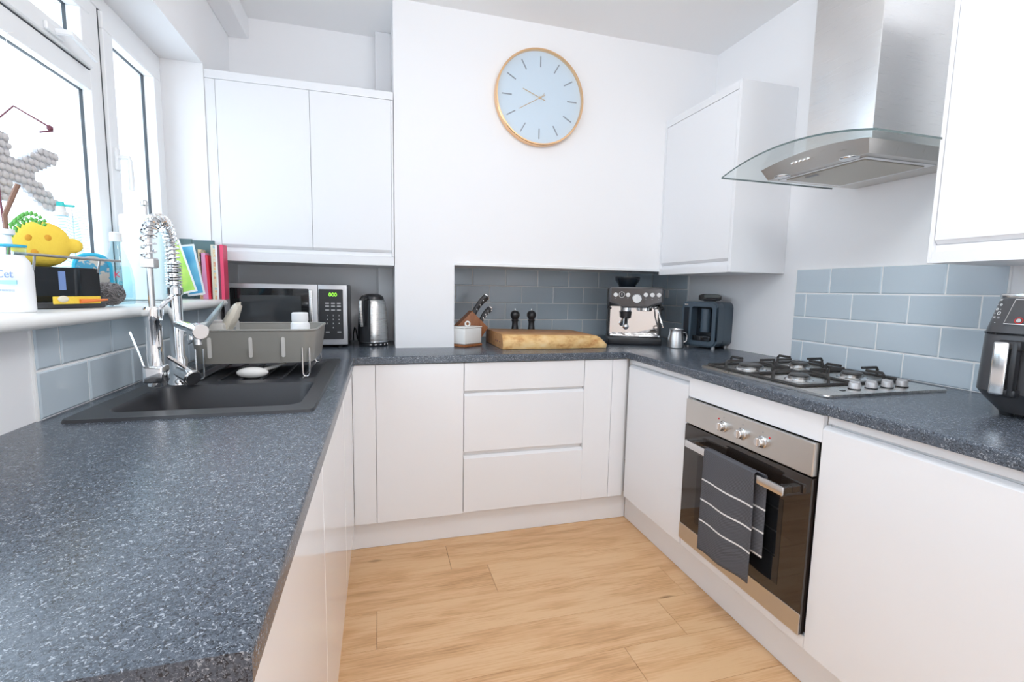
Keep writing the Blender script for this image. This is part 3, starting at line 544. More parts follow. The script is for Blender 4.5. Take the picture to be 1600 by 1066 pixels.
# towel over the handle
tw = thing('tea_towel', 'dark grey tea towel with white stripes hanging over the oven handle', 'towel', (OX - .039, 1.32, .642))
def towel_sheet(y0, y1, xo, zbot, flare, seedv, skew=0.0):
    bm = NB(); nu, nv = 22, 34; g_ = []
    for j in range(nv+1):
        q = j/nv; rowv = []
        for i in range(nu+1):
            u = i/nu; s = q*(abs(zbot) + .03)
            yy = y0 + (y1 - y0)*u + skew*q*(u) ; fold = (math.sin(u*9 + seedv) * .0045 + math.sin(u*4.2 + 1 + seedv)*.004)*min(1, q*2)*flare
            if s < .03: a = s/.03*PI/2; xx = xo*math.sin(a); zz = .0075*math.cos(a) - .001
            else: xx = xo; zz = -(s - .03)
            zz += -.010*u*q*(1 if skew else 0)
            rowv.append(bm.verts.new((xx - abs(xo)/xo*0 + fold - .002*0, yy, zz)))
        g_.append(rowv)
    for j in range(nv):
        for i in range(nu): bm.faces.new((g_[j][i], g_[j][i+1], g_[j+1][i+1], g_[j+1][i]))
    bmesh.ops.recalc_face_normals(bm, faces=bm.faces[:])
    return bm
for nm, a, b, xo, zb, fl_, sd, sk_ in (('front_fold', -.122, .118, -.014, -.375, 1, .4, .004), ('back_fold', -.150, .10, .0115, -.275, .35, 1.7, 0)):
    o = obj(nm, towel_sheet(a, b, xo, zb, fl_, sd, sk_), 'towel_cloth', tw); md = o.modifiers.new('thick', 'SOLIDIFY'); md.thickness = .003; md.offset = 0

# ------------------------------------------------------------------ hob
hb = thing('gas_hob', 'stainless steel four-burner gas hob with black pan supports', 'hob', (0, 0, ZT))
HX0, HX1, HY0, HY1 = 1.275, 1.782, 1.075, 1.652
bm = NB(); prism(bm, rrect(HX0, HX1, HY0, HY1, .012), 2, 0.0005, .009, .004, 3); obj('plate', bm, 'hob_steel', hb)
for bxx, byy, br_ in ((1.415, 1.53, .046), (1.415, 1.305, .034), (1.655, 1.305, .036), (1.655, 1.53, .036)):
    bm = NB(); lathe(bm, [(0, .009), (br_ + .012, .009), (br_ + .008, .013), (br_, .014), (br_, .022), (br_ - .004, .024), (0, .024)], bxx, byy, 28); b_ = obj('burner', bm, 'satin_chrome', hb)
    bm = NB(); lathe(bm, [(0, .0245), (br_ - .004, .0245), (br_ - .002, .027), (br_ - .006, .031), (0, .0315)], bxx, byy, 28); obj('burner_cap', bm, 'burner_cap', b_)
for gy0, gy1 in ((1.422, 1.640), (1.192, 1.412)):
    bm = NB(); z0, z1, r_ = .014, .044, .0052; gx0, gx1 = 1.298, 1.772
    tube(bm, [(x, y, z0) for x, y in rrect(gx0, gx1, gy0, gy1, .012, 3)], r_, 6, closed=True)
    for x_, d in ((gx0, 1), (gx1, -1)):
        ym = (gy0 + gy1)/2; tube(bm, [(x_, ym, z0), (x_, ym, z1 - .008), (x_ + d*.006, ym, z1), (x_ + d*.075, ym, z1)], r_, 6)
    for x_ in (1.415, 1.655):
        for y_, d in ((gy0, 1), (gy1, -1)): tube(bm, [(x_, y_, z0), (x_, y_, z1 - .008), (x_, y_ + d*.006, z1), (x_, y_ + d*.062, z1)], r_, 6)
    xm = 1.535
    tube(bm, [(xm, gy0, z0), (xm, gy1, z0)], r_, 6)
    for d in (1, -1): tube(bm, [(xm + d*.004, (gy0+gy1)/2, z0), (xm + d*.008, (gy0+gy1)/2, z1), (xm + d*.075, (gy0+gy1)/2, z1)], r_, 6)
    obj('pan_support', bm, 'cast_iron', hb)
for xk in (1.452, 1.522, 1.590, 1.655):
    bm = NB(); lathe(bm, [(0, .009), (.018, .009), (.0175, .013), (0, .013)], xk, 1.132, 20); kb = obj('knob_ring', bm, 'black_plastic', hb)
    bm = NB(); lathe(bm, [(0, .013), (.0165, .013), (.0165, .026), (.015, .030), (0, .031)], xk, 1.132, 20); bx(bm, xk - .0045, xk + .0045, 1.132 - .016, 1.132 + .016, .028, .036, .0015); obj('knob', bm, 'silver_paint', kb)
bm = NB(); prism(bm, rrect(1.385, 1.402, 1.118, 1.131, .003), 2, .009, .0105); obj('ignition_mark', bm, 'black_plastic', hb)

# ------------------------------------------------------------------ extractor hood
hd = thing('extractor_hood', 'stainless steel chimney hood with curved glass canopy above the hob', 'extractor hood', (0, 0, 0))
bm = NB(); bx(bm, 1.545, XW - .001, 1.228, 1.482, 1.70, ZC - .001, .003, 2); obj('flue', bm, 'brushed_steel', hd)
GY0, GY1, GX = 1.035, 1.645, 1.302
def arch(y): q = (y - (GY0+GY1)/2)/((GY1-GY0)/2); return 1.668 + .042*(1 - q*q)
bm = NB(); n_ = 24; gy = [GY0 + (GY1-GY0)*i/n_ for i in range(n_+1)]
def gfront(y): q = (y - (GY0+GY1)/2)/((GY1-GY0)/2); return GX + .012*q*q
T = [[bm.verts.new((x, y, arch(y) + dz)) for y in gy] for x, dz in ((0, 0), (0, .006), (XW - .002, 0), (XW - .002, .006))]
for k in (0, 1):
    for i, y in enumerate(gy): T[k][i].co.x = gfront(y)
for i in range(n_):
    bm.faces.new((T[1][i], T[1][i+1], T[3][i+1], T[3][i])); bm.faces.new((T[0][i], T[2][i], T[2][i+1], T[0][i+1]))
gl_ = obj('glass_canopy', bm, 'hood_glass', hd)
bm = NB(); 
for i in range(n_): bx_v = [bm.verts.new(p) for p in ((gfront(gy[i]) - .0006, gy[i], arch(gy[i])), (gfront(gy[i+1]) - .0006, gy[i+1], arch(gy[i+1])), (gfront(gy[i+1]) - .0006, gy[i+1], arch(gy[i+1]) + .006), (gfront(gy[i]) - .0006, gy[i], arch(gy[i]) + .006))]; bm.faces.new(bx_v)
for y, s in ((GY0, -1), (GY1, 1)): bm.faces.new([bm.verts.new(p) for p in ((gfront(y), y + s*.0004, arch(y)), (XW - .002, y + s*.0004, arch(y)), (XW - .002, y + s*.0004, arch(y) + .006), (gfront(y), y + s*.0004, arch(y) + .006))])
obj('glass_rim', bm, 'glass_edge', gl_)
# body: front panel follows the arch of the glass
HB0, HB1, HBX, HBZ = 1.135, 1.555, 1.418, 1.650
bm = NB(); n_ = 14; yy = [HB0 + (HB1-HB0)*i/n_ for i in range(n_+1)]
A = [bm.verts.new((HBX, y, arch(y) - .002)) for y in yy]; HM = (HB0 + HB1)/2; yb2 = [HM + (y - HM)*.93 for y in yy]; Bv = [bm.verts.new((HBX + .022, y, HBZ)) for y in yb2]; Cv = [bm.verts.new((XW - .002, y, HBZ)) for y in yb2]; Dv = [bm.verts.new((XW - .002, y, arch(y) - .002)) for y in yy]
for i in range(n_):
    for P_, Q_ in ((A, Bv), (Bv, Cv), (Cv, Dv), (Dv, A)): bm.faces.new((P_[i], P_[i+1], Q_[i+1], Q_[i]))
for i in (0, n_): bm.faces.new((A[i], Bv[i], Cv[i], Dv[i]))
hbod = obj('body', bm, 'brushed_steel_h', hd)
fp = box('filter_frame', (1.462, 1.765, 1.175, 1.515, HBZ - .004, HBZ + .001), 'satin_chrome', hbod, .001)
mat('filter_mesh', (0.50, 0.47, 0.41), 0.4, 0.8); n = noise(M['filter_mesh'], 700, 1, .5, objco(M['filter_mesh'])); bump(M['filter_mesh'], n.outputs['Fac'], .5, .001)
flt = box('grease_filter', (1.482, 1.742, 1.195, 1.495, HBZ - .0065, HBZ - .0035), 'filter_mesh', hbod, .001); box('filter_latch', (1.50, 1.515, 1.385, 1.43, HBZ - .009, HBZ - .006), 'grey_print', flt, .001)
for y in (1.215, 1.475): bm = NB(); lathe(bm, [(0, HBZ - .003), (.026, HBZ - .003), (.029, HBZ), (.029, HBZ + .002)], 1.445, y, 24); obj('lamp_disc', bm, 'satin_chrome', hbod)
for k in range(5): bm = NB(); yk = 1.375 + k*.016 - .03; cyl(bm, (HBX + .004, yk, 1.680), (HBX - .004, yk, 1.679), .0042, 10); obj('push_button', bm, 'chrome', hbod)

# ------------------------------------------------------------------ air fryer
af = thing('air_fryer', 'charcoal air fryer with chrome handle at the right worktop edge', 'air fryer', (1.70, 0.735, ZT + .001), R(-84))
# local: front = -y, width x +-0.155
bm = NB(); W, D = .158, .165
def lp(w, d, r_, z, yo=0): return [bm.verts.new((p[0], p[1] + yo, z)) for p in rrect(-w, w, -d, d, r_, 6)]
L0 = lp(W - .035, D - .035, .05, .010); L1 = lp(W - .004, D - .012, .06, .048); L2 = lp(W + .004, D, .06, .065); L3 = lp(W, D - .002, .06, .215); L4 = lp(W - .012, D - .022, .06, .305, .006)
for a, b in ((L0, L1), (L1, L2), (L2, L3), (L3, L4)): bridge(a, b)
bm.faces.new(L0[::-1]); bm.faces.new(L4); bod = obj('body', bm, 'charcoal_plastic', af)
bm = NB(); prism(bm, rrect(-W + .012, W - .012, -D + .022 + .004, D - .022, .055, 6), 2, .306, .317, .003, 2); obj('lid_rim', bm, 'satin_chrome', af)
bm = NB(); L0 = lp(W + .0008, D + .0008, .061, .212, 0); L1 = lp(W + .0008, D + .0008, .061, .217, 0); bridge(L0, L1); obj('drawer_seam', bm, 'black_gloss', bod)
# sloping control panel on the front
import_pt = [(-.105, .240), (.13, .240), (.13, .302), (-.095, .302)]
def fy(z): return -D + .002 + (.0275)*(z - .215)/.09 - .0032
bm = NB(); vs4 = [bm.verts.new((x, fy(z) , z)) for x, z in import_pt]; bm.faces.new(vs4); vb4 = [bm.verts.new((x, fy(z) + .004, z)) for x, z in import_pt]
for i in range(4): bm.faces.new((vs4[i], vs4[(i+1) % 4], vb4[(i+1) % 4], vb4[i]))
cpn = obj('control_panel', bm, 'grey_print', bod); cpn.data.materials.clear(); cpn.data.materials.append(M['charcoal_plastic'])
bm = NB(); tube(bm, [(x, fy(z) - .0005, z) for x, z in ((-.105, .24), (.13, .24), (.13, .302), (-.095, .302))], .0012, 6, closed=True); obj('panel_border', bm, 'label_white', cpn)
def onp(x, z, d=.0012): return (x, fy(z) - d, z)
sl = math.atan2(.0275, .09); prot = (R(90) - sl, 0, 0)
bm = NB(); bx(bm, -.022, .022, -.0006, .0006, -.010, .010); o = obj('display', bm, 'lcd_grey', cpn, onp(-.02, .285)); o.rotation_euler = (-sl, 0, 0)
for zz, s in ((.270, '-  ---  +'), (.2605, '-  ----  +')): text('button_print', s, .009, 'label_white', cpn, onp(-.02, zz), prot, .0002)
bm = NB(); tube(bm, [(p[0], 0, p[1]) for p in rrect(-.024, .024, -.007, .007, .0068, 5)], .0009, 6, closed=True); o = obj('start_button', bm, 'label_white', cpn, onp(-.02, .2495)); o.rotation_euler = (-sl, 0, 0)
bm = NB(); tube(bm, [(.0075*math.cos(2*PI*k/20), 0, .0075*math.sin(2*PI*k/20)) for k in range(20)], .0009, 6, closed=True); o = obj('power_ring', bm, 'red_led', cpn, onp(-.078, .2495)); o.rotation_euler = (-sl, 0, 0)
bm = NB(); lathe(bm, [(0, 0), (.005, 0), (.005, .001), (0, .001)], seg=14, mtx=Matrix.Rotation(R(90), 4, 'X')); o = obj('power_button', bm, 'satin_chrome', cpn, onp(-.078, .2495)); o.rotation_euler = (-sl, 0, 0)
for k, s in enumerate(('=', '- o', 'o -', '- O', '= =', '-')): text('side_print', s, .013, 'label_white', bod, (-.128, fy(.300 - k*.0115) + .013, .300 - k*.0115), (R(90) - sl, 0, R(-28)), .0003)
bm = NB(); pts = [(-.006, -D - .006), (-.006, -D - .026), (.0, -D - .032)]
bx(bm, -.104, -.074, -D - .034, -D - .022, .062, .196, .005, 3); hn = obj('handle', bm, 'bright_satin', bod)
bm = NB(); bx(bm, -.101, -.055, -D - .024, -D + .004, .176, .200, .005, 2); bx(bm, -.101, -.055, -D - .024, -D + .004, .058, .078, .005, 2); bx(bm, -.072, -.060, -D - .026, -D - .004, .06, .198, .004, 2); obj('handle_bracket', bm, 'black_plastic', hn)
for sx in (-1, 1):
    for sy in (-1, 1): bm = NB(); lathe(bm, [(0, 0), (.014, 0), (.016, .011), (0, .011)], sx*.10, sy*.10, 14); obj('foot', bm, 'black_plastic', af)

# ------------------------------------------------------------------ microwave
mw = thing('microwave', 'silver and black microwave under the alcove wall cupboard', 'microwave', (-0.424, 2.496, ZT + .001))
W = .272; z0, z1 = .014, .311
box('case', (-W, W, .012, .318, z0, z1), 'charcoal_plastic', mw, .005, 2)
bm = NB(); bx(bm, -W, .135, -.004, .014, z0, z1, .005, 2); dd = obj('door', bm, 'silver_paint', mw)
bm = NB(); prism(bm, rrect(-W + .026, .095, z0 + .030, z1 - .022, .005), 1, -.0055, -.003); dg = obj('door_glass', bm, 'black_gloss', dd)
bm = NB(); prism(bm, rrect(-W + .065, .06, z0 + .062, z1 - .055, .005), 1, -.0062, -.0052); obj('door_window', bm, 'dim_glass', dg)
bm = NB(); bx(bm, .098, .116, -.030, -.022, z0 + .030, z1 - .026, .004, 3); bx(bm, .101, .113, -.024, -.003, z0 + .04, z0 + .06, .002); bx(bm, .101, .113, -.024, -.003, z1 - .056, z1 - .036, .002); obj('door_handle', bm, 'satin_chrome', dd)
bm = NB(); bx(bm, .1365, W, -.004, .014, z0, z1, .005, 2); cp_ = obj('control_side', bm, 'silver_paint', mw)
bm = NB(); prism(bm, rrect(.140, W - .020, z0 + .028, z1 - .022, .004), 1, -.0055, -.003); pn = obj('control_panel', bm, 'black_plastic', cp_)
text('clock_digits', '000', .026, 'green_led', pn, (.205, -.0062, .262), (R(90), 0, 0), .0003)
bmk = mesh_of(bx(NB(), -.009, .009, -.0007, .0007, -.0032, .0032, .0005), 'button')
for r_ in range(2):
    for c_ in range(3): link('button', bmk, 'grey_wire', pn, (.178 + c_*.027, -.006, .220 - r_*.014))
nums = ['1', '2', '3', '4', '5', '6', '7', '8', '9']
for k, s in enumerate(nums): text('key_digit', s, .010, 'label_white', pn, (.178 + (k % 3)*.027, -.006, .160 - (k//3)*.020), (R(90), 0, 0), .0002)
for c_ in range(3): link('button', bmk, 'grey_wire', pn, (.178 + c_*.027, -.006, .187))
text('key_digit', '0', .010, 'label_white', pn, (.205, -.006, .100), (R(90), 0, 0), .0002); link('button', bmk, 'grey_wire', pn, (.178, -.006, .078)); link('button', bmk, 'grey_wire', pn, (.232, -.006, .078))
for sx in (-1, 1):
    for y in (.04, .28): bm = NB(); lathe(bm, [(0, 0), (.012, 0), (.012, .015), (0, .015)], sx*(W - .04), y, 12); obj('foot', bm, 'black_plastic', mw)

# ------------------------------------------------------------------ kettle
kt = thing('electric_kettle', 'brushed steel and black cordless kettle beside the microwave', 'kettle', (-0.031, 2.585, ZT + .001), R(0))
bm = NB(); lathe(bm, [(0, 0), (.072, 0), (.074, .003), (.074, .014), (.070, .018), (0, .018)], seg=36); bs = obj('power_base', bm, 'black_plastic', kt)
bm = NB(); 
for a in (-100, -80, -60, -40, -20): x, y = .0715*math.cos(R(a)), .0715*math.sin(R(a)); bx(bm, x - .005, x + .005, y - .004, y + .002, .007, .013)
obj('base_button', bm, 'satin_chrome', bs)
bm = NB(); lathe(bm, [(0, .019), (.073, .019), (.075, .024), (.074, .08), (.068, .19), (.063, .228), (.056, .238), (0, .239)], seg=40); kb = obj('jug', bm, 'kettle_steel', kt)
bm = NB(); lathe(bm, [(.050, .2385), (.056, .239), (.052, .254), (.040, .264), (.02, .269), (0, .270)], seg=32); obj('lid', bm, 'black_plastic', kt)
# black handle spine on the left front
bm = NB(); 
def kr_(z): return .0755 if z < .08 else .0755 - (z - .08)*.062
prof = []
for i in range(13):
    z = .022 + .215*i/12; r_ = kr_(z) + .003
    prof.append([bm.verts.new((r_*math.cos(R(a)), r_*math.sin(R(a)), z)) for a in range(-190, -98, 10)])
for a, b in zip(prof, prof[1:]):
    for i in range(len(a)-1): bm.faces.new((a[i], a[i+1], b[i+1], b[i]))
obj('spine', bm, 'black_plastic', kb)
bm = NB(); an = R(-122); ca, sa = math.cos(an), math.sin(an); hp = [(.060, .248), (.085, .250), (.102, .235), (.104, .19), (.100, .13), (.094, .105)]
tube(bm, [(r_*ca, r_*sa, z) for r_, z in hp], .012, 12, rads=[.010, .013, .013, .0125, .012, .009]); hh = obj('handle', bm, 'black_plastic', kt)
bm = NB(); tube(bm, [((r_ + .009)*ca, (r_ + .009)*sa, z) for r_, z in hp[2:]], .009, 10, rads=[.008, .0095, .0095, .007]); obj('handle_inlay', bm, 'kettle_steel', hh)
bm = NB(); lathe(bm, [(.0752, .020), (.0764, .021), (.0764, .026), (.0752, .027)], seg=40); obj('base_ring', bm, 'chrome', kb)
bm = NB(); tube(bm, [(-.068, .03, .012), (-.082, .05, .03), (-.090, .07, .075), (-.098, .10, .085), (-.106, .13, .05), (-.108, .16, .01)], .0035, 8); obj('power_cord', bm, 'black_plastic', kt)

# ------------------------------------------------------------------ recess items
kn = thing('knife_block', 'reddish wooden knife block with black-handled knives in the recess', 'knife block', (0.475, 2.66, ZT + .001))
pts = [(-.075, 0), (.075, 0), (.112, .098), (.018, .185), (-.075, .075)]
bm = NB(); prism(bm, [(-.085, 0.0), (.060, 0.0), (.118, .088), (.026, .180), (-.085, .070)], 1, -.05, .05, .003, 2); blk = obj('block', bm, 'knife_wood', kn)
dv = Vector((.60, 0, .80)).normalized()
def knife(px, py, pz, L, w):
    bm = NB(); p0 = Vector((px, py, pz)); sd = Vector((dv.z, 0, -dv.x)); n_ = 8; prev = None
    for i in range(n_+1):
        q = i/n_; c0 = p0 + dv*(L*q) + sd*(.007*math.sin(q*PI)*-1); hw = w*(.85 + .25*q*q); ring = [bm.verts.new(c0 + sd*a*hw + Vector((0, b*.009, 0))) for a, b in ((-1, -.6), (-.6, -1), (.6, -1), (1, -.6), (1, .6), (.6, 1), (-.6, 1), (-1, .6))]
        if prev: bridge(prev, ring, bm)
        else: bm.faces.new(ring[::-1])
        prev = ring
    bm.faces.new(prev); h = obj('knife_handle', bm, 'black_plastic', kn)
    bm = NB(); e = p0 + dv*(L + .0005); 
    ring = [[bm.verts.new(e + dv*d + sd*a*w*s + Vector((0, b*.0088, 0))) for a, b in ((-1, -.6), (-.6, -1), (.6, -1), (1, -.6), (1, .6), (.6, 1), (-.6, 1), (-1, .6))] for d, s in ((0, 1.08), (.006, 1.0))]
    bridge(*ring, bm); bm.faces.new(ring[0][::-1]); bm.faces.new(ring[1]); obj('end_cap', bm, 'chrome', h)
    bm = NB()
    for q in (.25, .5, .75): c0 = p0 + dv*(L*q); cyl(bm, c0 + Vector((0, -.0095, 0)), c0 + Vector((0, .0095, 0)), .003, 10)
    obj('rivet', bm, 'chrome', h)
knife(.036, -.024, .165, .125, .0145); knife(.050, .020, .160, .118, .0135); knife(.078, -.026, .125, .092, .0115); knife(.092, .018, .115, .086, .0105)
sb_ = thing('salt_pig', 'small white ceramic box with wooden base and ring, before the knife block', 'salt box', (0.452, 2.492, ZT + .001), R(38))
box('base', (-.072, .072, -.046, .046, 0, .012), 'knife_wood', sb_, .002); box('box', (-.070, .070, -.044, .044, .0125, .098), 'white_ceramic', sb_, .008, 3); ld = box('lid', (-.071, .071, -.045, .045, .0985, .106), 'white_ceramic', sb_, .003, 2)
bm = NB(); tube(bm, [(.012*math.cos(2*PI*k/20), 0, .119 + .012*math.sin(2*PI*k/20)) for k in range(20)], .0042, 8, closed=True); obj('ring_handle', bm, 'white_ceramic', ld, (-.01, -.01, 0), R(-38))
for x, lab in ((0.7800, 'black pepper mill nearer the knife block, behind the board'), (0.8830, 'black mill further right behind the chopping board')):
    g_ = thing('pepper_mill', lab, 'pepper mill', (x, 2.715, ZT + .001), group='pair of black mills')
    bm = NB(); lathe(bm, [(0, 0), (.029, 0), (.030, .005), (.027, .03), (.021, .07), (.0175, .1), (.018, .115), (.0225, .122), (.0225, .126), (0, .126)], seg=24); obj('body', bm, 'black_plastic', g_)
    bm = NB(); lathe(bm, [(0, .1265), (.018, .1265), (.019, .131), (.026, .142), (.0285, .154), (.026, .167), (.016, .178), (0, .181)], seg=24); obj('head', bm, 'black_plastic', g_)
    bm = NB(); lathe(bm, [(0, .180), (.0035, .180), (.005, .185), (.004, .191), (0, .192)], seg=14); obj('top_nut', bm, 'chrome', g_)
# live-edge board
cb_ = thing('chopping_board', 'thick live-edge wooden chopping board lying in front of the tiles', 'chopping board', (0.60, 2.30, ZT + .001))
bm = NB(); nx_ = 26; rows = []
random.seed(11)
for i in range(nx_+1):
    q = i/nx_; x = .575*q; h = .076 - .010*q - (.03*max(0, (q - .9)/.1)**2); w1 = .006*math.sin(q*9) + .004*math.sin(q*23 + 1); e1 = .020 + .012*math.sin(q*5.5 + .5) + .02*max(0, (q-.75)/.25)
    xb = x + (.0 if q < .99 else .0); yb_ = .40 - .02*q
    rows.append([bm.verts.new(p) for p in ((xb, .004 + w1*.5, .001), (xb, -.004 + w1, .022), (xb, .002 + w1, h*.62), (x, e1*.55 + w1*.5, h - .006), (x, e1 + .006, h), (x, yb_ - .01, h), (x, yb_, h - .006), (x, yb_, .001))])
for a, b in zip(rows, rows[1:]):
    for k in range(7): 
        f_ = bm.faces.new((a[k], b[k], b[k+1], a[k+1])); f_.material_index = 0 if k in (4, 5) else 1
    f_ = bm.faces.new((a[7], b[7], b[0], a[0])); f_.material_index = 1
for f_, in ((bm.faces.new(rows[0]),), (bm.faces.new(rows[-1][::-1]),)): f_.material_index = 0
me = mesh_of(bm, 'slab', 45); me.materials.append(M['board_top']); me.materials.append(M['board_edge']); link('slab', me, None, cb_)
for k, (y_, w_) in enumerate(((.06, .016), (.10, .03), (.15, .012))): box('burnt_mark', (-.0008, .0002, y_, y_ + w_, .030, .037), 'maroon', cb_)

# ------------------------------------------------------------------ espresso machine
es = thing('espresso_machine', 'black and steel espresso machine with bean hopper and pressure gauge', 'coffee machine', (1.412, 2.418, ZT + .001), R(-24))
W = .152   # local front = -y at y = 0
bm = NB(); bx(bm, -W, W, .0, .26, .0, .045, .008, 2); obj('drip_base', bm, 'black_plastic', es)
bm = NB(); bx(bm, -W + .012, W - .012, .004, .085, .0455, .058, .003, 2); tr = obj('drip_tray', bm, 'chrome', es)
for k in range(7): box('tray_slot', (-W + .03 + k*.038, -W + .052 + k*.038, .02, .07, .0575, .0586), 'black_plastic', tr)
box('back_splash', (-W + .012, W - .012, .088, .10, .045, .22), 'chrome', es, .002)
box('rear_body', (-W + .002, W - .002, .102, .26, .046, .325), 'black_plastic', es, .006, 2)
for s in (-1, 1): box('side_cheek', (min(s*(W - .012), s*W), max(s*(W - .012), s*W), .06, .105, .046, .24), 'black_plastic', es, .003)
bm = NB(); prism(bm, [(-W, .245), (-W + .012, .238), (-W + .06, .224), (-W + .085, .212), (W - .085, .212), (W - .06, .224), (W - .012, .238), (W, .245), (W, .322), (W - .01, .332), (-W + .01, .332), (-W, .322)], 1, .012, .10, .004, 2); hdp = obj('head_panel', bm, 'charcoal_plastic', es)
mat('smoke_panel', (0.10, 0.095, 0.095), 0.18, 0.7)
bm = NB(); prism(bm, [(-W + .012, .250), (-W + .065, .232), (-W + .09, .220), (W - .09, .220), (W - .065, .232), (W - .012, .250), (W - .012, .322), (-W + .012, .322)], 1, .009, .0125); obj('face_plate', bm, 'smoke_panel', hdp)
def btn(name, x, z, r_, material, d=.008, parent=hdp): bm = NB(); lathe(bm, [(0, 0), (r_, 0), (r_, d*.7), (r_*.88, d), (0, d)], seg=20, mtx=Matrix.Translation((x, .009, z)) @ Matrix.Rotation(R(90), 4, 'X')); return obj(name, bm, material, parent)
btn('button', -.116, .286, .0125, 'white_plastic'); btn('button', -.047, .286, .0125, 'white_plastic'); btn('button', .052, .288, .0125, 'white_plastic'); btn('button', .088, .288, .0125, 'white_plastic'); btn('button', .124, .288, .0125, 'white_plastic')
dl = btn('grind_dial', -.082, .287, .0135, 'black_plastic'); bm = NB(); tube(bm, [(-.082 + .016*math.cos(2*PI*k/24), .007, .287 + .016*math.sin(2*PI*k/24)) for k in range(24)], .0016, 6, closed=True); bx(bm, -.0835, -.0805, -.0012, .001, .283, .296); obj('dial_ring', bm, 'white_plastic', dl)
gg = btn('pressure_gauge', 0.003, .266, .0245, 'white_plastic', .010); bm = NB(); tube(bm, [(.003 + .0245*math.cos(2*PI*k/28), .0, .266 + .0245*math.sin(2*PI*k/28)) for k in range(28)], .002, 6, closed=True); obj('gauge_ring', bm, 'chrome', gg)
bm = NB(); bx(bm, .002, .004, -.0018, -.0008, .256, .281); o = obj('gauge_needle', bm, 'index_grey', gg)
for x in (-.116, -.047, .052, .088, .124): text('button_print', '--', .010, 'label_white', hdp, (x, .0085, .266), (R(90), 0, 0), .0002)
bm = NB(); cyl(bm, (-.05, .06, .225), (-.05, .06, .190), .030, 24); cyl(bm, (.055, .06, .225), (.055, .06, .195), .042, 24); gh = obj('group_head', bm, 'chrome', es)
bm = NB(); cyl(bm, (-.05, .06, .190), (-.05, .06, .150), .034, 24, .030); pf = obj('portafilter', bm, 'black_plastic', es)
bm = NB(); cyl(bm, (-.05, .055, .168), (-.057, -.045, .112), .011, 14, .0135); cyl(bm, (-.05, .06, .152), (-.05, .06, .132), .02, 18, .014); pfh = obj('portafilter_spout', bm, 'satin_chrome', pf)
bm = NB(); ball(bm, (-.0575, -.05, .109), .0175, .0175, .0175, 18, 12); obj('handle_knob', bm, 'chrome', pf)
bm = NB(); tube(bm, [(.118, .045, .222), (.126, .02, .205), (.134, -.005, .16), (.152, -.02, .105)], .004, 8); ball(bm, (.118, .045, .217), .012, .012, .012, 12, 8); obj('steam_wand', bm, 'chrome', es)
bm = NB(); lathe(bm, [(.05, .333), (.052, .345), (.072, .372), (.074, .385), (.070, .386), (.048, .347), (.046, .333)], -.04, .16, 28); hp_ = obj('bean_hopper', bm, 'slate_dark', es)
bm = NB(); lathe(bm, [(0, .386), (.074, .386), (.074, .393), (0, .394)], -.04, .16, 28); obj('hopper_lid', bm, 'black_plastic', hp_)
bm = NB(); lathe(bm, [(0, .333), (.044, .333), (.044, .344), (.03, .346), (0, .346)], -.04, .16, 24); obj('hopper_collar', bm, 'chrome', hp_)
for s in (-1, 1): bm = NB(); tube(bm, [(s*W*.98, .03, .222), (s*W*1.02, .02, .212), (s*W*.9, .015, .207)], .006, 8); obj('side_hook', bm, 'black_plastic', es)
jg = thing('milk_jug', 'small stainless steel milk jug beside the espresso machine', 'jug', (1.583, 2.272, ZT + .001))
bm = NB(); lathe(bm, [(0, 0), (.040, 0), (.0425, .003), (.0425, .05), (.036, .085), (.0355, .098), (.0385, .104), (.0365, .104), (.034, .098), (.034, .085), (.040, .05), (.040, .005), (0, .005)], seg=28); jb = obj('vessel', bm, 'brushed_steel', jg)
bm = NB(); tube(bm, [(.036, 0, .085), (.058, -.006, .082), (.066, -.008, .066), (.062, -.008, .036), (.042, 0, .026)], .004, 8); obj('handle', bm, 'satin_chrome', jg)
sc_ = struct(box('socket_plate', (XW - .016, XW - .0085, 2.79, 2.826, 1.18, 1.232), 'white_plastic', None, .002)); del sc_['kind']; tag(sc_, 'white socket plate on the tiles right of the espresso machine', 'socket'); sc_.parent = None
# formula machine
pm = thing('drink_machine', 'slate blue drink-preparation machine with open front and tilted display', 'drink machine', (1.716, 2.238, ZT + .001), R(-68))
bm = NB(); W, D, Hh = .108, .16, .258
# rounded case with an opening: outer shell as a frame in front, solid behind
prism(bm, rrect(-W, W, .012, Hh, .035, 8), 1, .035, D, .012, 3); cs_ = obj('case', bm, 'slate_blue_plastic', pm)
bm = NB(); o_ = [(p[0], p[1]) for p in rrect(-W, W, .012, Hh, .035, 8)]; i_ = [(p[0], p[1]) for p in rrect(-.045, W - .03, .042, Hh - .028, .014, 8)]
va = [bm.verts.new((x, -.03, z)) for x, z in o_]; vb = [bm.verts.new((x, -.03, z)) for x, z in i_]; vc = [bm.verts.new((x, .036, z)) for x, z in o_]; vd = [bm.verts.new((x, .036, z)) for x, z in i_]
bridge(va, vb); bridge(va, vc); bridge(vb, vd); bmesh.ops.bevel(bm, geom=[e for e in bm.edges if all(v in va for v in e.verts)], offset=.008, segments=3, affect='EDGES'); fr_ = obj('front_frame', bm, 'slate_blue_plastic', pm)
box('inner_back', (-.046, W - .029, .031, .0345, .040, Hh - .026), 'slate_dark', pm); bm = NB(); cyl(bm, (.018, .012, .09), (.018, .012, .22), .026, 20); obj('water_column', bm, 'slate_blue_plastic', pm)
for z in (.110, .150): box('level_mark', (-.03, .0, .029, .0308, z, z + .004), 'black_gloss', pm)
bm = NB(); prism(bm, rrect(-.040, W - .036, -.026, .03, .012), 2, .044, .070, .003, 2); obj('drip_tray', bm, 'black_gloss', pm)
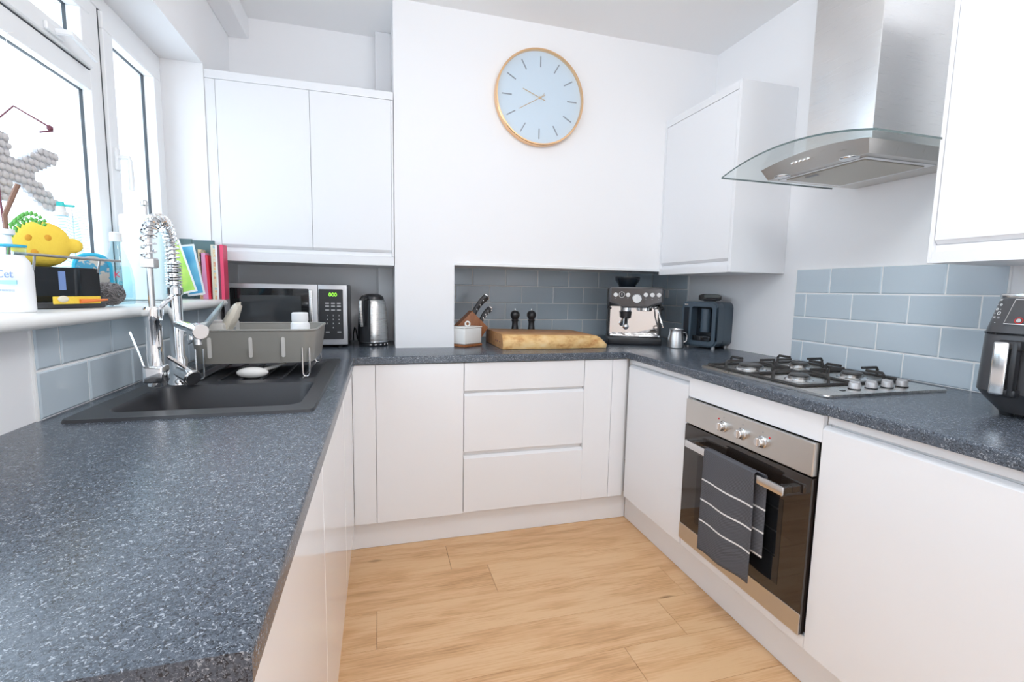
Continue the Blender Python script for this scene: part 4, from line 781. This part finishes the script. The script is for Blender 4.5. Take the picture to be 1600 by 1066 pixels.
box('side_window', (-W + .018, -.058, -.0315, -.0295, .06, .225), 'slate_dark', pm, .0005); bm = NB(); bx(bm, -.088, -.066, -.0322, -.0312, .236, .244); obj('badge', bm, 'satin_chrome', pm)
bm = NB(); prism(bm, rrect(-.058, .058, -.045, .045, .03, 6), 2, 0, .014, .005, 2); dp = obj('display_lid', bm, 'black_plastic', pm, (.025, .03, Hh + .016), rot=(R(17), 0, R(30)))
bm = NB(); prism(bm, rrect(-.03, .05, -.025, .03, .008), 2, .0143, .0150); obj('display', bm, 'lcd_grey', dp); text('display_print', '---', .018, 'label_white', dp, (-.028, -.033, .0146), (0, 0, 0), .0003)
for s in (-1, 1):
    for y in (0, .13): bm = NB(); lathe(bm, [(0, 0), (.011, 0), (.011, .014), (0, .014)], s*.075, y, 12); obj('foot', bm, 'grey_wire', pm)

# ------------------------------------------------------------------ window sill items
ZS = 1.1495
pr = thing('paper_towel_roll', 'white paper towel roll on a steel holder on the sill', 'paper towel', (-0.764, 1.925, ZS))
bm = NB(); lathe(bm, [(0, 0), (.068, 0), (.07, .003), (.07, .006), (.066, .009), (0, .009)], seg=32); obj('stand_base', bm, 'satin_chrome', pr)
bm = NB(); lathe(bm, [(.02, .010), (.0695, .010), (.0705, .012), (.0705, .287), (.0695, .289), (.02, .289)], seg=44); obj('paper', bm, 'paper_towel', pr)
bm = NB(); lathe(bm, [(0, .009), (.0085, .009), (.0085, .325), (.0115, .328), (.0115, .338), (.009, .344), (0, .345)], seg=20); obj('post', bm, 'satin_chrome', pr)
bm = NB(); bx(bm, -.001, .001, -.055, .0, .010, .289); bk = obj('loose_sheet', bm, 'paper_towel', pr, (.068, -.01, 0), R(10))
sp_ = thing('spray_bottle', 'clear cleaning bottle with red and teal print beside the paper towel', 'bottle', (-0.776, 1.752, ZS), R(0))
bm = NB(); lathe(bm, [(0, 0), (.036, 0), (.039, .004), (.039, .07), (.034, .11), (.022, .155), (.014, .178), (.0135, .19), (0, .19)], seg=28); bb = obj('bottle', bm, 'clear_plastic', sp_)
bm = NB(); lathe(bm, [(0, .19), (.0155, .19), (.0155, .215), (.011, .219), (0, .219)], seg=22); obj('cap', bm, 'white_plastic', sp_)
bm = NB(); prev = None
for i in range(7):
    z = .02 + .095*i/6; r_ = (.0395 if z < .07 else .0395 - (z - .07)*.125); ring = [bm.verts.new((r_*math.cos(R(a)), r_*math.sin(R(a)), z)) for a in range(-115, -9, 8)]
    if prev:
        for k in range(len(ring)-1): bm.faces.new((prev[k], prev[k+1], ring[k+1], ring[k]))
    prev = ring
lb = obj('label', bm, 'clear_plastic', sp_)
text('label_print', 'IK', .024, 'text_red', lb, (.012, -.0405, .088), (R(90), 0, R(17)), .0003); text('label_print', 'tle', .022, 'text_teal', lb, (.016, -.0412, .066), (R(90), 0, R(20)), .0003); text('label_print', '---', .018, 'text_teal', lb, (.016, -.0412, .050), (R(90), 0, R(20)), .0003)
# sink caddy: dark box with a wire rail
ca_ = thing('sink_caddy', 'black sink tidy box with a grey wire rail on the sill', 'caddy', (-0.745, 1.468, ZS), R(62))
bm = NB(); bx(bm, -.115, .045, -.038, .038, 0, .016, .003); bt = obj('tray', bm, 'charcoal_plastic', ca_)
bm = NB(); w_ = .004
for d in ((-.112, .035, -.036, -.032), (-.112, .035, .032, .036), (-.112, -.108, -.032, .032), (.031, .035, -.032, .032)): bx(bm, d[0], d[1], d[2], d[3], .0165, .100, .0015)
bxx_ = obj('box_wall', bm, 'black_gloss', ca_)
bm = NB(); bx(bm, -.06, -.045, -.0368, -.0362, .045, .090); obj('reflection_label', bm, 'text_blue', bxx_)  # blue strip painted on as a reflection in the glossy box front
bm = NB(); tube(bm, [(-.150, -.046, .126), (.082, -.046, .122)], .0035, 8); tube(bm, [(-.11, -.038, .09), (-.11, -.046, .125)], .0025, 6); tube(bm, [(.03, -.036, .09), (.03, -.046, .122)], .0025, 6); obj('wire_rail', bm, 'grey_wire', ca_)
lm = thing('lemon_sponge', 'yellow lemon-shaped sponge with three holes resting in the caddy', 'sponge', (-0.772, 1.412, ZS + .103), R(24))
bm = NB(); n_ = 22; seg = 28; prev = None; rings = []
for i in range(n_+1):
    q = i/n_; x = -.058 + .128*q
    if x < .045: r_ = .054*math.sqrt(max(0, 1 - ((x + .004)/.055)**2)) if abs(x + .004) < .055 else 0
    else: r_ = 0
    tip = .018*math.sqrt(max(0, 1 - ((x - .05)/.021)**2)) if abs(x - .05) < .021 else 0
    r_ = max(r_, tip, .0008); rings.append([bm.verts.new((x, r_*.52*math.cos(2*PI*k/seg), .05 + r_*math.sin(2*PI*k/seg))) for k in range(seg)])
for a, b in zip(rings, rings[1:]): bridge(a, b)
bm.faces.new(rings[0][::-1]); bm.faces.new(rings[-1]); lmb = obj('sponge_body', bm, 'sponge_yellow', lm, angle=60)
for hx, hz in ((-.022, .062), (.010, .064), (-.014, .030)): bm = NB(); ball(bm, (hx, -.0245, hz), .0068, .004, .008, 14, 8); obj('hole', bm, 'sponge_orange', lmb)
mt_ = thing('scrub_mitt', 'grey and blue patterned scrubbing pad with bright blue edge behind the steel wool', 'scrubber', (-0.752, 1.567, ZS), R(28))
bm = NB(); prism(bm, rrect(-.034, .034, .012, .135, .03, 6), 1, -.008, .008, .005, 2); obj('pad', bm, 'mitt_cloth', mt_)
bm = NB(); tube(bm, [(p[0], 0, p[1]) for p in rrect(-.036, .036, .012, .138, .031, 6)], .0065, 8, closed=True); obj('edge_band', bm, 'bright_blue', mt_)
sw = thing('steel_wool', 'grey steel wool scourer at the right end of the caddy', 'scourer', (-0.712, 1.552, ZS))
bm = NB(); random.seed(8)
for k in range(150):
    p_ = Vector((random.gauss(0, 1), random.gauss(0, 1), random.gauss(0, 1))).normalized(); ax = p_.orthogonal().normalized(); ay = p_.cross(ax); c0 = p_*.027; r_ = random.uniform(.007, .016)
    tube(bm, [Vector((0, 0, .034)) + Matrix.Diagonal((1.15, 1, 1)) @ (c0 + (ax*math.cos(a) + ay*math.sin(a))*r_ + p_*.003*math.sin(3*a)) for a in [2*PI*i/9 for i in range(9)]], .0012, 4, closed=True)
ball(bm, (0, 0, .033), .020, .019, .019, 12, 8)
for v_ in bm.verts: v_.co.z = max(v_.co.z, .0008)
so = obj('wool', bm, 'wool_grey', sw); so['kind'] = 'stuff'
ct = thing('vegetable_strip', 'small orange and yellow vegetable-print strip leaning on the caddy front', 'sticker', (-0.700, 1.425, ZS), R(62))
bm = NB(); bx(bm, -.075, .03, -.003, 0, .012, .030, .001); obj('strip', bm, 'sponge_yellow', ct); bm = NB(); tube(bm, [(-.02, -.005, .018), (.045, -.005, .021)], .005, 8, rads=[.0055, .002]); obj('carrot', bm, 'carrot_orange', ct); bm = NB(); ball(bm, (-.055, -.004, .024), .012, .004, .008, 12, 8); obj('onion', bm, 'cream', ct)
bl = thing('detergent_bottle', 'clear blue detergent bottle with teal cap behind the lemon sponge', 'bottle', (-0.830, 1.60, ZS), R(10))
bm = NB(); lathe(bm, [(0, 0), (.042, 0), (.045, .004), (.045, .10), (.038, .20), (.034, .235), (.030, .243), (0, .243)], seg=28, mtx=Matrix.Diagonal((1, .6, 1, 1))); obj('bottle', bm, 'blue_liquid_plastic', bl)
bm = NB(); lathe(bm, [(0, .243), (.016, .243), (.016, .252), (.011, .256), (.010, .268), (0, .268)], seg=20); obj('collar', bm, 'white_plastic', bl); bm = NB(); lathe(bm, [(0, .2685), (.009, .2685), (.008, .28), (0, .281)], seg=16); bx(bm, -.004, .03, -.004, .004, .268, .274, .002); obj('cap', bm, 'teal_plastic', bl)
text('label_print', 'a', .03, 'fern_green', bl, (.036, -.028, .125), (R(90), 0, R(10)), .0003)
sd_ = thing('soap_bottle', 'white pump soap bottle with blue print at the left end of the sill', 'bottle', (-0.735, 1.235, ZS), R(-20))
bm = NB(); lathe(bm, [(0, 0), (.038, 0), (.041, .004), (.041, .085), (.036, .105), (.028, .115), (.028, .118), (0, .118)], seg=28, mtx=Matrix.Diagonal((1, .7, 1, 1))); sbo = obj('bottle', bm, 'label_white', sd_)
bm = NB(); lathe(bm, [(0, .118), (.026, .118), (.026, .135), (0, .136)], seg=24); obj('collar', bm, 'clear_plastic', sd_); bm = NB(); lathe(bm, [(0, .135), (.0275, .135), (.0275, .139), (0, .139)], seg=24); obj('blue_ring', bm, 'bright_blue', sd_)
bm = NB(); lathe(bm, [(0, .139), (.007, .139), (.006, .158), (.012, .160), (.012, .170), (0, .171)], seg=16); bx(bm, -.045, .006, -.006, .006, .161, .169, .003); obj('pump', bm, 'white_plastic', sd_)
text('label_print', 'Cet', .022, 'text_blue', sbo, (.020, -.0285, .078), (R(90), 0, R(8)), .0003); bm = NB(); bx(bm, -.005, .040, -.0288, -.0268, .058, .066); obj('label_stripe', bm, 'sky_stripe', sbo, rotz=R(4)); text('label_print', '=====', .011, 'text_blue', sbo, (.022, -.0285, .045), (R(90), 0, R(8)), .0003)
# pebble letter K hanging against the glass
kk = thing('letter_k', 'letter K covered in pale pebbles hanging in the window', 'letter', (-0.868, 1.415, 1.405))
def strokes(u, v):   # u along +Y, v up; letter box 0.245 x 0.16
    if not (0 <= u <= .245 and 0 <= v <= .16): return False
    return u <= .062 or (u > .05 and (abs(v - .07 - (u - .06)*.52) < .024 or abs(v - .09 + (u - .06)*.50) < .026))
bm = NB(); st = .0085; nu, nv = int(.25/st), int(.165/st)
for i in range(nu):
    for j in range(nv):
        if strokes((i+.5)*st, (j+.5)*st): bx(bm, 0, .010, i*st, (i+1)*st, j*st, (j+1)*st)
bmesh.ops.remove_doubles(bm, verts=bm.verts[:], dist=1e-5); obj('backing', bm, 'letter_backing', kk)
pm_ = mesh_of(ball(NB(), (0, 0, 0), .005, .0098, .0085, 12, 8), 'pebble'); random.seed(3)
for i in range(13):
    for j in range(11):
        u, v = i*.0205 + (j % 2)*.008 + .008, j*.0178 + .008
        if strokes(u, v): o = link('pebble', pm_, 'pebble', kk, (.011, u, v)); s = random.uniform(.85, 1.1); o.scale = (1, s, s)
bm = NB(); tube(bm, [(.005, .03, .155), (.004, .10, .41), (.004, .12, .42)], .0008, 5); obj('hanging_thread', bm, 'paper', kk)
# twig and fern in a small vase
vz = thing('twig_vase', 'brown twig and green fern sprig standing at the left end of the sill', 'plant', (-0.805, 1.345, ZS))
bm = NB(); lathe(bm, [(0, 0), (.022, 0), (.024, .004), (.022, .06), (.012, .10), (.013, .115)], seg=24); obj('vessel', bm, 'clear_plastic', vz)
bm = NB(); tube(bm, [(0, 0, .01), (.004, -.0, .14), (.006, -.004, .21), (.03, .004, .28)], .003, 6, rads=[.004, .004, .0045, .005]); obj('twig', bm, 'twig_brown', vz)
bm = NB(); tube(bm, [(0, .01, .02), (-.02, .03, .25), (-.04, .06, .42), (-.02, .10, .475), (.035, .12, .44), (.04, .125, .432), (.015, .12, .425)], .0022, 6); ball(bm, (.036, .121, .437), .007, .007, .007, 8, 6); obj('bare_twig', bm, 'maroon', vz)
bm = NB(); fp_ = [(0, -.005, .10), (.02, -.01, .185), (.05, -.02, .205), (.085, -.03, .19)]; tube(bm, fp_, .0013, 5); fn = obj('fern_stem', bm, 'fern_green', vz)
bm = NB()
for k in range(9):
    q = k/8; c0 = Vector((.015 + .075*q, -.008 - .022*q, .18 + .028*math.sin(q*2.6)))
    for s in (-1, 1):
        d = Vector((.35, -.1, s*1.0 - .15)).normalized(); L_ = .020*(1 - .55*q); sd2 = Vector((.9, 0, -.3*s)).normalized()*.0052
        bm.faces.new([bm.verts.new(c0), bm.verts.new(c0 + d*L_*.5 + sd2), bm.verts.new(c0 + d*L_), bm.verts.new(c0 + d*L_*.5 - sd2)])
o = obj('fern_leaf', bm, 'fern_green', fn); md = o.modifiers.new('t', 'SOLIDIFY'); md.thickness = .0006
# white feathery sprig
fe = thing('white_sprig', 'white feathery dried sprig standing behind the sponge', 'dried sprig', (-0.835, 1.66, ZS))
bm = NB(); tube(bm, [(0, 0, 0), (.0, .0, .27)], .0015, 5)
for k in range(26):
    z = .07 + k*.0078
    for s in (-1, 1): tube(bm, [(0, 0, z), (.012*s, .010*s, z + .007), (.024*s, .020*s, z + .006)], .0011, 4)
obj('plume', bm, 'label_white', fe)

# ------------------------------------------------------------------ books on the end of the sill
def book(x0, w, h, d, cover, label, lean=0.0, y=2.425, spine=None, z=ZS):
    b_ = thing('book', label, 'book', (x0, y, z), 0, group='books and cards on the end of the sill')
    if lean: b_.rotation_euler = (0, R(lean), 0)
    bm = NB(); c_ = min(.0018, w*.2); bx(bm, 0, c_, -d, 0, 0, h); bx(bm, w - c_, w, -d, 0, 0, h); bx(bm, c_, w - c_, -d, -d + .0018, 0, h); obj('cover', bm, cover, b_); box('pages', (c_, w - c_, -d + .002, -.002, .002, h - .003), 'paper', b_)
    return b_
book(-.842, .050, .262, .012, 'teal_dark', 'large dark teal book standing flat at the back of the sill end', y=2.436)
book(-.790, .085, .258, .012, 'teal_dark', 'second dark teal book at the back beside the cream ones', y=2.436)
def card(x, lean, w, h, y, mt, label):
    c_ = thing('greeting_card', label, 'card', (x, y, ZS), R(4)); o = box('board', (0, w, -.003, 0, 0, h), 'label_white', c_); p = box('picture', (.006, w - .007, -.0036, -.0028, .008, h - .008), mt, c_)
    for q in (o, p): q.rotation_euler = (0, R(lean), 0)
    return c_
cdg = card(-.808, -15, .070, .222, 2.30, 'green_cover', 'green greeting card with white border leaning on the books'); cdg.location.z += .018
cdb = card(-.786, -9, .065, .215, 2.335, 'blue_cover', 'blue greeting card with white border leaning behind the green card'); cdb.location.z += .012
book(-.752, .012, .215, .06, 'busy_spine', 'thin multicoloured book just right of the blue card')
book(-.739, .020, .200, .06, 'pink', 'pink book with lilac top left of the red spine', lean=-2)
book(-.7185, .0095, .190, .06, 'red', 'slim red book between the pink and the cream ones', lean=-2)
book(-.7025, .008, .236, .06, 'cream', 'cream book, leftmost of the tall pale trio')
book(-.6940, .008, .236, .06, 'busy_spine', 'multicoloured book, middle of the tall pale trio')
book(-.6855, .0075, .234, .06, 'paper', 'white book, rightmost of the tall pale trio')
book(-.6775, .009, .236, .06, 'maroon', 'dark maroon book beside the pink-red folder')
book(-.6680, .013, .238, .06, 'pink_red', 'bright pink-red folder at the right end of the books')
